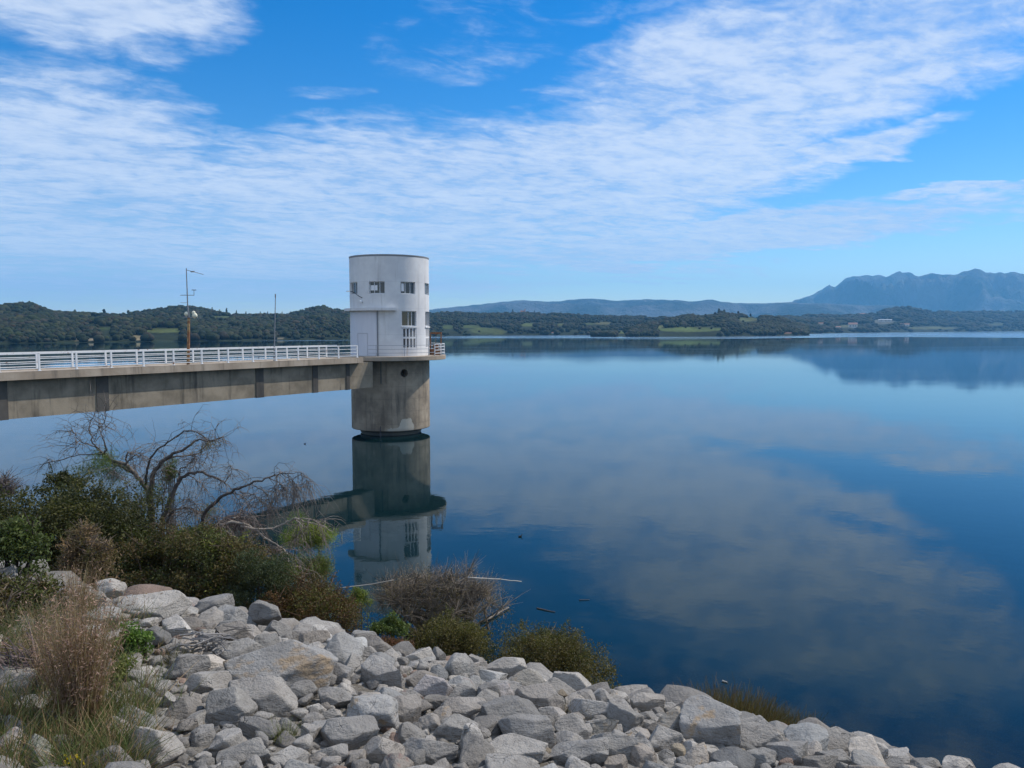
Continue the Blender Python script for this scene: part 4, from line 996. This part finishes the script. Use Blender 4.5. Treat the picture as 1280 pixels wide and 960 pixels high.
feathery('lower dull green tamarisk beside the tower reflection', 392, 716, 28, 26, 17.5, 7000, [(.07, .10, .035), (.09, .11, .04), (.05, .08, .03)])
feathery('thin upright green shoots between the arms of the bare tree', 212, 596, 12, 34, 17.4, 1500, [(.07, .11, .03), (.09, .12, .04)])
shrub('green_plant', 'bright green plant behind the rounded boulder on the skyline', 'plant', 489, 785, 28, 17, 13.6, 5200, .045, .018, [(.05, .08, .026), (.07, .105, .034), (.04, .066, .024)], 26, .35, .3, up=.7)
shrub('green_plant', 'little yellow-green plant at the left foot of the flooded bush', 'plant', 448, 750, 15, 17, 18, 2400, .05, .02, [(.10, .135, .03), (.08, .115, .028)], 18, .4, .3, up=.5)
shrub('heather', 'low red-brown heather between a skyline boulder and the olive shrub', 'heather', 490, 809, 32, 11, 10.2, 6000, .03, .010, [(.10, .055, .04), (.085, .05, .032), (.07, .045, .03)], 34, .4, .3, up=.8)
shrub('olive_shrub', 'smaller olive green shrub in front of the flooded bush', 'shrub', 560, 810, 60, 46, 14, 20000, .048, .019, OL, 50, .28, .5, twigs=70, scol=(.10, .08, .05), up=.3)
shrub('olive_shrub', 'larger olive green shrub on the right against the blue water', 'shrub', 686, 844, 92, 64, 14, 34000, .048, .019, OL, 74, .25, .5, twigs=110, scol=(.10, .08, .05), up=.3)
shrub('olive_shrub', 'low tail of olive scrub running down behind the right-hand boulders', 'shrub', 760, 884, 48, 26, 12.6, 5000, .045, .018, OL, 30, .34, .4, up=.3)
shrub('flooded_bush', 'grey leafless bush standing flooded in the lake by the shore', 'bush', 548, 752, 102, 56, 25, 12000, .055, .018, GY, 90, .3, .35, twigs=2200, stems=60, scol=(.14, .115, .09), twc=(.20, .165, .13), up=.3, base=-.3)
# ---- bare trees: hero limbs drawn in the plane of the tree and bent in depth, fine twigs grown on them
def limb(g, pts, sc, og, Y, r0, r1, col, seed, dep=.7):
    r_ = np.random.default_rng(seed); out = []
    px = [og[0]+p[0]/sc for p in pts]; py = [og[1]+p[1]/sc for p in pts]
    t = np.linspace(0, 1, len(pts)); tt = np.linspace(0, 1, max(6, 4*len(pts)))
    X_ = np.interp(tt, t, px); Y_ = np.interp(tt, t, py)
    for _ in range(2):
        X_[1:-1] = (X_[:-2]+2*X_[1:-1]+X_[2:])/4; Y_[1:-1] = (Y_[:-2]+2*Y_[1:-1]+Y_[2:])/4
    ph = r_.uniform(-1, 1)*dep
    P = np.array([at_y(a, b, Y+ph*math.sin(q*2.2)+.12*math.sin(7*q+seed)) for a, b, q in zip(X_, Y_, tt)])
    P[1:-1] += r_.normal(size=(len(P)-2, 3))*.012
    g.tube(P, r0+(r1-r0)*tt**.8, 6, np.array(col)); return P
def twigs_on(g, P, n, ln, col, seed, droop=.0, r=.007, gen=2):
    r_ = np.random.default_rng(seed)
    for _ in range(n):
        i = r_.integers(1, len(P)); T = P[i]-P[i-1]; T /= np.linalg.norm(T)+1e-9
        D = T*.5+r_.normal(size=3)*.75; D /= np.linalg.norm(D); L = ln*r_.uniform(.35, 1.2)
        p = P[i].copy(); pts = [p.copy()]
        for s_ in range(5):
            D = D+r_.normal(size=3)*.28+np.array([0, 0, -droop*.25]); D /= np.linalg.norm(D); p = p+D*L/5; pts.append(p.copy())
        g.tube(pts, np.linspace(r, r*.35, 6), 3, np.array(col)*r_.uniform(.7, 1.25), cap=False)
        if gen > 1:
            for _k in range(r_.integers(1, 4)): twigs_on(g, np.array(pts[1:]), 1, L*.55, col, int(r_.integers(1e9)), droop, r*.65, gen-1)
BR = (.10, .085, .075); BR2 = (.16, .14, .125); PALEB = (.34, .29, .24)
Y1 = 17.; z6 = (4.923, (60, 510))
b = at_y(200, 690, Y1); gz = float(bank(b[0], b[1], False)); org = np.array([b[0], b[1], gz])
tree = empty('bare_tree', org, 'bare many-armed tree rising from the shrubs at the left, against the lake', 'tree')
g = Geo(); tw = Geo()
main = [([(640, 900), (636, 640), (630, 540), (560, 430), (480, 345), (390, 328), (330, 270)], .085, .04), ([(655, 900), (640, 640), (635, 540), (545, 410), (450, 362), (370, 322)], .07, .03),
    ([(330, 270), (275, 220), (250, 110), (290, 30)], .028, .007), ([(345, 285), (362, 250), (335, 180), (312, 120), (350, 95), (358, 15)], .026, .006), ([(320, 175), (280, 215), (300, 150), (320, 100)], .012, .005),
    ([(330, 272), (270, 228), (180, 200), (145, 135)], .02, .005), ([(335, 285), (200, 287), (60, 325), (5, 332)], .022, .005), ([(170, 285), (172, 205)], .01, .005),
    ([(650, 900), (632, 640), (632, 460), (655, 380), (720, 310), (800, 272), (870, 235), (920, 190), (990, 210), (1075, 178)], .085, .012), ([(690, 335), (760, 305), (850, 293), (930, 280), (992, 212)], .035, .012),
    ([(602, 470), (605, 370), (660, 260), (740, 215), (840, 138), (905, 138), (992, 200)], .035, .012), ([(690, 900), (700, 680), (760, 560), (800, 450), (860, 402), (940, 395), (1020, 425), (1088, 458)], .08, .02),
    ([(1085, 465), (1128, 415), (1130, 360)], .016, .005), ([(1085, 462), (1130, 500), (1200, 560)], .012, .004), ([(798, 455), (815, 370), (850, 360), (905, 318)], .03, .008), ([(858, 405), (910, 440), (962, 492)], .02, .006), ([(860, 402), (915, 330), (905, 290)], .018, .006),
    ([(730, 900), (740, 720), (745, 660), (782, 625), (850, 610), (942, 640)], .05, .015), ([(690, 830), (700, 740), (748, 668)], .02, .03), ([(480, 345), (485, 270), (520, 285)], .03, .012), ([(490, 330), (540, 280), (590, 295)], .016, .005), ([(560, 560), (490, 450), (420, 430), (400, 350)], .012, .006), ([(600, 880), (560, 620), (500, 580), (480, 470)], .014, .006), ([(700, 640), (720, 520), (700, 430), (690, 350)], .02, .006), ([(660, 620), (690, 560), (735, 470), (740, 320)], .024, .008)]
for q, (pts, r0, r1) in enumerate(main):
    P = limb(g, pts, *z6, Y1, r0*.86, r1*.85, BR if q % 3 else BR2, 50+q)
    twigs_on(tw, P[len(P)//3:], 17 if r0 > .03 else 11, .95 if r0 > .03 else .7, BR2, 80+q, .5)
    twigs_on(tw, P[-4:], 7, .7, BR2, 180+q, .9)
    if r0 > .04: twigs_on(tw, P[2:max(6, len(P)//2)], 16, .9, (.15, .12, .10), 280+q, 1.1)
g.build('trunk', TWIG, tree, smooth=True); tw.build('twig', TWIG, tree)
g = Geo()   # tufts of green left on the left arm, an old brown clump in the fork
for (px, py, rx_, ry_, n_, pal, ln) in ((131, 575, 12, 14, 900, LG+[(.07, .1, .03)], .09), (112, 588, 26, 12, 900, [(.08, .11, .04), (.11, .13, .06)], .09), (142, 592, 14, 16, 900, [(.08, .12, .04), (.10, .13, .05)], .09), (172, 632, 15, 11, 1300, [(.16, .09, .04), (.11, .07, .035), (.08, .06, .03)], .05), (261, 640, 12, 12, 700, [(.13, .14, .05), (.17, .14, .08)], .08), (190, 610, 14, 16, 500, LG, .08), (262, 556, 14, 8, 260, [(.16, .14, .06), (.2, .16, .1)], .08)):
    c = at_y(px, py, Y1); s_ = Y1/F; P = c+vr.normal(size=(n_, 3))*np.array([rx_*s_*.5, .25, ry_*s_*.5]); leaves(g, P, vr.normal(size=(n_, 3))+(0, 0, -1.), ln, .012, pick(pal, n_), .6)
g.build('foliage', LEAF, tree)
Y2 = 16.; z7 = (4.8, (230, 560))
b = at_y(254, 690, Y2); org = np.array([b[0], b[1], float(bank(b[0], b[1], False))])
tree = empty('bare_tree', org, 'bare tree with one long arm arching to the right over the fallen branches', 'tree')
g = Geo(); tw = Geo()
for q, (pts, r0, r1) in enumerate([([(110, 640), (108, 440), (130, 380), (200, 310), (300, 255), (400, 215), (500, 180), (580, 150)], .075, .016), ([(580, 150), (640, 190), (660, 295)], .014, .004), ([(510, 180), (580, 210), (612, 255)], .016, .005), ([(415, 225), (500, 270), (525, 350)], .016, .005), ([(335, 262), (430, 280), (492, 345)], .018, .006), ([(590, 155), (680, 145), (730, 160), (748, 205)], .014, .004), ([(620, 152), (660, 200), (690, 250)], .008, .004), ([(0, 357), (60, 370), (105, 392)], .02, .02), ([(290, 262), (340, 320), (350, 390)], .014, .005), ([(560, 165), (545, 260), (550, 320)], .008, .004), ([(120, 400), (60, 330), (20, 300)], .02, .006)]):
    P = limb(g, pts, *z7, Y2, r0*.75, r1*.8, BR, 150+q, .4); twigs_on(tw, P[len(P)//4:], 18, .8, BR2, 250+q, 1.3); twigs_on(tw, P[-5:], 8, .7, BR2, 350+q, 1.5)
g.build('trunk', TWIG, tree, smooth=True); tw.build('twig', TWIG, tree)
Y3 = 15.2
b = at_y(290, 668, Y3); org = np.array([b[0], b[1], float(bank(b[0], b[1], False))])
tree = empty('fallen_branch', org, 'tangle of pale bare fallen branches drooping from the arching tree to the shore', 'branch')
g = Geo(); tw = Geo()
for q, (pts, r0, r1, cc) in enumerate([([(190, 470), (300, 440), (400, 475), (500, 545), (590, 600), (630, 650), (632, 740)], .04, .008, PALEB), ([(340, 470), (450, 490), (540, 485), (610, 450), (670, 415), (740, 450), (830, 465), (890, 500)], .026, .006, PALEB), ([(300, 420), (350, 412), (440, 440)], .026, .008, PALEB), ([(660, 420), (740, 420), (840, 450)], .012, .004, PALEB), ([(670, 415), (700, 470), (700, 540)], .012, .004, PALEB), ([(265, 460), (275, 530), (280, 570)], .014, .005, PALEB), ([(150, 520), (240, 420), (330, 400), (430, 420)], .03, .01, BR2), ([(480, 540), (500, 600), (500, 720)], .014, .005, BR2), ([(590, 600), (600, 660), (580, 700)], .012, .005, BR2), ([(430, 640), (560, 700), (660, 760), (750, 820)], .022, .01, BR2), ([(120, 640), (160, 480), (230, 430)], .02, .008, BR2), ([(560, 690), (620, 720), (660, 700)], .014, .004, BR2)]):
    P = limb(g, pts, *z7, Y3, r0, r1, cc, 450+q, .4); twigs_on(tw, P[2:], 16, .75, (.20, .165, .14), 550+q, 1.4)
P = limb(g, [(180, 470), (260, 425), (360, 450)], *z7, Y3, .03, .015, BR2, 640); twigs_on(tw, P, 90, .9, (.15, .11, .095), 641, 1.2)
P = limb(g, [(510, 600), (560, 610), (600, 620)], *z7, Y3, .012, .01, BR2, 642); twigs_on(tw, P, 70, .9, (.18, .14, .12), 643, 2.2)
g.build('limb', TWIG, tree, smooth=True); tw.build('twig', TWIG, tree)
# poles and driftwood at the flooded bush
def stick(name, label, cat, pts, Y, r, col, z=None):
    P = np.array([at_y(a, b_, Y) for a, b_ in pts])
    if z is not None:
        P = []
        for a, b_ in pts:
            d = ray(a, b_); t = (H-z)/-d[2]; P.append([d[0]*t, d[1]*t, z])
        P = np.array(P)
    t = np.linspace(0, 1, 10); Q_ = np.stack([np.interp(t, np.linspace(0, 1, len(P)), P[:, q]) for q in range(3)], -1)
    Q_[1:-1] += vr.normal(size=(8, 3))*r*.14
    g = Geo(); g.tube(Q_, np.linspace(r, r*.55, 10), 7, col)
    for _ in range(0 if cat == 'pole' or z == .02 else 3):
        i = vr.integers(3, 9); D = vr.normal(size=3); D[2] = abs(D[2]); D /= np.linalg.norm(D); g.tube([Q_[i], Q_[i]+D*r*3.5], [r*.45, r*.2], 4, col)
    o = g.build(name, TWIG, org=Q_[0], smooth=True); tag(o, label, cat); return o
stick('driftwood_pole', 'pale straight pole sticking out to the right of the flooded bush', 'pole', [(585, 722), (620, 724), (652, 727)], 24.2, .025, (.55, .50, .44))
stick('driftwood_pole', 'pale thin pole lying on the water left of the flooded bush', 'pole', [(425, 735), (460, 731), (492, 725)], 24., .02, (.42, .38, .33))
stick('driftwood', 'bleached branch lying in the water at the right foot of the flooded bush', 'driftwood', [(600, 778), (618, 770), (636, 759)], 24., .05, (.24, .21, .175), .05)
stick('driftwood', 'dark stick afloat on the open water right of the flooded bush', 'driftwood', [(671, 760), (684, 763), (694, 765)], 24., .022, (.12, .10, .085), .02)
stick('driftwood', 'thin dark stick afloat further out than the other one', 'driftwood', [(724, 750), (737, 749.5)], 24., .016, (.11, .095, .08), .02)
stick('driftwood', 'little pale twig afloat near the shore grass', 'driftwood', [(903, 851), (909, 853)], 24., .03, (.40, .38, .35), .02)
def waterbird(px, py, label, k_=.3):
    d = ray(px, py); t = H/-d[2]; p = np.array([d[0]*t, d[1]*t, 0.])
    g = Geo(); V, T = ico(3); c = (.05, .045, .04)
    B = V*np.array([.30, .15, .13]); B[:, 2] += .10*np.clip(-V[:, 0]-.4, 0, 1)
    g.add(p+k_*(B+(0, 0, .10)), T=T, col=c); g.tube([p+k_*np.array(q) for q in ((.2, 0, .15), (.28, 0, .28), (.30, 0, .38))], [.06*k_, .045*k_, .04*k_], 8, c); g.add(p+k_*(V*np.array([.085, .06, .06])+(.33, 0, .41)), T=T, col=c); g.tube([p+k_*np.array((.38, 0, .41)), p+k_*np.array((.49, 0, .39))], [.025*k_, .006*k_], 6, (.25, .2, .1))
    o = g.build('waterbird', TWIG, org=p, smooth=True); tag(o, label, 'bird')
waterbird(650, 671, 'small dark waterbird afloat on the lake right of the tower reflection')
waterbird(381, 555, 'tiny dark waterbird afloat below the bridge')
# ---- grasses
def tuft(name, label, cat, px, py, hpx, spread, n, pal, wd=.006, lean=.35, group=None, plume=0, root=.12, plc=None, Yb=None):
    if Yb is None: P0, _ = bank_hit(px, py)
    else: P0 = at_y(px, py, Yb)
    s_ = (P0[1]*cp-(P0[2]-H)*sp)/F; Hh = hpx*s_; sw = spread*s_
    if Yb is not None:
        zt = P0[2]+Hh; P0[2] = float(bank(P0[0], P0[1])); Hh = zt-P0[2]
    g = Geo(); th = vr.random(n)*6.283; r_ = np.sqrt(vr.random(n))
    B = np.stack([P0[0]+np.cos(th)*r_*sw*root*4, P0[1]+np.sin(th)*r_*sw*root*3, np.full(n, P0[2]-.05)], -1)
    L = Hh*vr.uniform(.35, 1.08, n)
    D = np.stack([np.cos(th)*r_*lean+vr.normal(size=n)*lean*.5, np.sin(th)*r_*lean+vr.normal(size=n)*lean*.5, np.ones(n)], -1); D /= np.linalg.norm(D, axis=1)[:, None]
    bend = np.stack([vr.normal(size=n)*lean*.55+.04, vr.normal(size=n)*lean*.55, -np.abs(vr.normal(size=n))*.08], -1)
    sd = np.cross(D, vr.normal(size=(n, 3))); sd /= np.linalg.norm(sd, axis=1)[:, None]
    rows = []; ts = (0, .3, .6, .85, 1.)
    for t in ts:
        c = B+D*(L*t)[:, None]+bend*(L*t*t)[:, None]; w_ = wd*(1-t*.75); rows += [c-sd*w_/2, c+sd*w_/2]
    tip = B+D*L[:, None]+bend*L[:, None]
    V = np.stack(rows, 1).reshape(-1, 3); k_ = len(ts)*2
    base = np.arange(n)[:, None]*k_
    Q = np.concatenate([base+np.array([[2*i, 2*i+1, 2*i+3, 2*i+2]]) for i in range(len(ts)-1)])
    g.add(V, Q, col=np.repeat(pick(pal, n), k_, 0))
    t_ = empty(name, P0, label, cat, group); g.build('blade', BLADE, t_)
    if plume:
        g = Geo(); idx = vr.choice(n, plume); S_ = []
        f = vr.uniform(.5, 1.05, (plume, 9)); nn = plume*9
        c = (B[idx][:, None]+D[idx][:, None]*(L[idx][:, None]*f)[..., None]+bend[idx][:, None]*(L[idx][:, None]*f*f)[..., None]).reshape(-1, 3)+vr.normal(size=(nn, 3))*.02*Hh
        leaves(g, c, np.tile([0, 0, 1.], (nn, 1)), .035, .006, pick(plc, nn), .7); g.build('seed_head', BLADE, t_)
    return t_
DRY = [(.34, .24, .14), (.27, .18, .105), (.21, .13, .08), (.42, .32, .19)]
PNK = [(.31, .19, .145), (.25, .155, .12), (.37, .25, .19)]
GRN = [(.09, .12, .035), (.12, .14, .045), (.07, .095, .03), (.16, .155, .07)]
tuft('dry_grass', 'tall tuft of dry reddish brown grass in the left foreground', 'grass tuft', 100, 912, 188, 64, 800, DRY, .0052, .135, plume=700, plc=PNK, root=.07)
tuft('dry_grass', 'second dry reddish tuft leaning left beside the tallest one', 'grass tuft', 74, 880, 142, 52, 260, DRY, .005, .16, plume=170, plc=PNK, root=.08)
tuft('dry_grass', 'straw-coloured slender stalks standing up in front of the evergreen shrub', 'grass tuft', 100, 775, 85, 26, 220, DRY, .006, .14, plume=90, plc=PNK)
tuft('green_grass', 'green grass growing through the foot of the tall dry tuft', 'grass tuft', 122, 902, 66, 50, 380, GRN, .006, .42, root=.14)
tuft('green_grass', 'green grass with straw tips right of the tall dry tuft', 'grass tuft', 160, 898, 52, 40, 320, GRN+DRY[:1], .0055, .55, root=.16)
tuft('green_grass', 'short green and straw grass in the bottom left corner', 'grass tuft', 84, 955, 62, 110, 1100, GRN+DRY[:2], .006, .55, root=.22)
tuft('green_grass', 'rough grass along the left edge above the reddish corner boulder', 'grass tuft', 14, 905, 60, 80, 700, GRN+DRY, .006, .55, root=.2)
tuft('green_grass', 'thin grey-green grass around the boulder at the left edge', 'grass tuft', 22, 815, 62, 70, 520, [(.10, .12, .055), (.13, .13, .07), (.08, .1, .045)], .0055, .4, root=.2)
tuft('green_grass', 'straw-tipped grass in front of the thin sapling at the left edge', 'grass tuft', 40, 800, 62, 60, 420, [(.13, .13, .06), (.2, .16, .09), (.1, .11, .05)], .0055, .34, root=.2, plume=60, plc=PNK)
tuft('dry_grass', 'pale straw grass along the left edge over the low rough scrub', 'grass tuft', 10, 845, 80, 70, 520, [(.2, .165, .095), (.16, .13, .075), (.11, .115, .05)], .005, .3, root=.2, plume=80, plc=PNK)
tuft('green_grass', 'mixed green grass behind the tall dry tuft at the top of the bank', 'grass tuft', 62, 775, 42, 60, 420, [(.12, .125, .055), (.17, .14, .08), (.09, .1, .045)], .005, .35, root=.22)
tuft('dry_grass', 'brown wispy grass above the heap of purple twigs', 'grass tuft', 52, 842, 60, 60, 420, DRY, .005, .34, root=.2, plume=120, plc=PNK)
tuft('green_grass', 'fresh green grass in front of the round boulder at the bottom left', 'grass tuft', 122, 962, 50, 46, 420, GRN[:3], .006, .35, root=.16)
tuft('green_grass', 'yellow-green grass wisp between the square block and the bottom row', 'grass tuft', 352, 930, 44, 20, 150, [(.20, .20, .08), (.15, .17, .06)], .005, .35)
tuft('green_grass', 'small olive tussock behind the bundle of dry sticks', 'grass tuft', 222, 826, 28, 22, 260, [(.11, .10, .05), (.13, .11, .06)], .005, .6)
tuft('dry_grass', 'thin lone dry stalks in front of the square-cut block', 'grass tuft', 258, 915, 44, 6, 5, DRY, .006, .05)
tuft('dry_grass', 'sparse wisps of dry grass in a crack in the middle of the bank', 'grass tuft', 505, 850, 24, 26, 60, [(.20, .19, .09), (.17, .14, .08)], .005, .5)
tuft('dry_grass', 'dry wiry weed on the boulders at the right of the skyline', 'grass tuft', 716, 898, 40, 60, 120, [(.20, .16, .12), (.15, .12, .09)], .005, .8)
SHORE = [(.11, .085, .036), (.15, .105, .05), (.075, .075, .03), (.18, .14, .075), (.13, .08, .036)]
tuft('shore_grass', 'brown shore grass behind the biggest upright boulder', 'grass tuft', 905, 915, 48, 56, 6500, SHORE, .012, .26, root=.25, Yb=8.3)
tuft('shore_grass', 'brown shore grass thinning out to the right of the other clump', 'grass tuft', 966, 935, 46, 46, 4200, SHORE, .012, .26, root=.25, Yb=8.1)
# leafy weeds and low twigs among the stones
def weed(label, px, py, rx, ry, n, pal, ln=.03, name='weed', Y=None):
    P, _ = bank_hit(px, py+ry)
    return shrub(name, label, 'weed', px, py, rx, ry, P[1], n, ln, ln*.55, pal, 20, .4, .2, stems=8, up=.3, depth=.22, base=P[2])
weed('leafy bright green weed between the tall dry grass and the broad pale slab', 165, 802, 24, 22, 1300, [(.05, .10, .02), (.07, .125, .03), (.04, .08, .02)], .034)
weed('small green weed on the slope of stones right of the dry grass', 150, 838, 14, 16, 400, [(.06, .09, .03), (.09, .11, .04)])
def twig_heap(name, label, px, py, w_, n, col, ln, r_, flat=.35):
    P, _ = bank_hit(px, py); s_ = P[1]/F; g = Geo()
    for _ in range(n):
        c = P+np.array([vr.uniform(-.5, .5)*w_*s_, vr.uniform(-.25, .25)*w_*s_, vr.uniform(.04, .22)]); a = vr.normal()*.7; D = np.array([math.cos(a), math.sin(a)*.6, vr.normal()*flat]); L = ln*vr.uniform(.5, 1.2)
        K = vr.normal(size=3)*.1*L
        g.tube([c-D*L/2, c+K, c+D*L/2], [r_, r_*.8, r_*.4], 4, np.array(col)*vr.uniform(.7, 1.3))
    o = g.build(name, TWIG, org=P); tag(o, label, 'brushwood')
twig_heap('brushwood', 'heap of bare purple-grey twigs at the left of the tall dry grass', 40, 862, 66, 260, (.17, .13, .125), .42, .005, .5)
twig_heap('brushwood', 'bundle of grey dry sticks on the stones under the skyline boulders', 258, 822, 56, 34, (.24, .225, .215), .34, .009, .08)
twig_heap('brushwood', 'single grey stick lying below the grey skyline boulders', 300, 806, 20, 3, (.16, .15, .14), .3, .008, .05)
# yellow flowers
g = Geo()
fp = [(86, 948), (92, 951), (98, 946), (82, 955), (104, 951)]
P0, _ = bank_hit(90, 958)
t_ = empty('yellow_wildflower', P0, 'yellow wild flowers in the grass of the bottom left corner', 'flower')
st_ = Geo()
for (a, b_) in fp:
    c = at_y(a, b_, P0[1]-.1); leaves(g, c+vr.normal(size=(10, 3))*.008, vr.normal(size=(10, 3)), .02, .014, np.tile([.75, .55, .02], (10, 1))); st_.tube([P0+vr.normal(size=3)*.03*np.array([1, 1, 0]), c], .003, 4, (.08, .12, .03))
g.build('petal', LEAF, t_); st_.build('stem', TWIG, t_)

# low grass and straw between the stones at the left: nobody could count it
g = Geo(); n = 24000
px_ = vr.uniform(-120, 260, n); py_ = vr.uniform(770, 1000, n); keep = px_ < 235-.35*np.abs(py_-880)-70*vr.random(n); keep &= fbm(np.stack([px_*.02, py_*.03, 0*px_], -1), 3, 77) > .44
B = np.array([bank_hit(a, b_)[0] for a, b_ in zip(px_[keep][:3800], py_[keep][:3800])]); n = len(B); B[:, 2] -= .02
B = np.repeat(B, 2, 0)+vr.normal(size=(2*n, 3))*np.array([.03, .03, 0]); n = len(B)
D = vr.normal(size=(n, 3))*np.array([.45, .45, 0])+np.array([0, 0, 1.]); L = vr.uniform(.05, .30, n)[:, None]; sd = np.cross(D, vr.normal(size=(n, 3))); sd /= np.linalg.norm(sd, axis=1)[:, None]; bd = vr.normal(size=(n, 3))*.3
V = np.stack([B-sd*.003, B+sd*.003, B+D*L*.6+bd*L*.3+sd*.002, B+D*L*.6+bd*L*.3-sd*.002, B+D*L+bd*L+sd*.0006, B+D*L+bd*L-sd*.0006], 1).reshape(-1, 3)
b0 = np.arange(n)[:, None]*6; Q = np.concatenate([b0+[[0, 1, 2, 3]], b0+[[3, 2, 4, 5]]])
g.add(V, Q, col=np.repeat(pick(GRN+DRY[:3]+[(.14, .15, .05)], n), 6, 0)); setting(g.build('grass', BLADE), 'stuff')
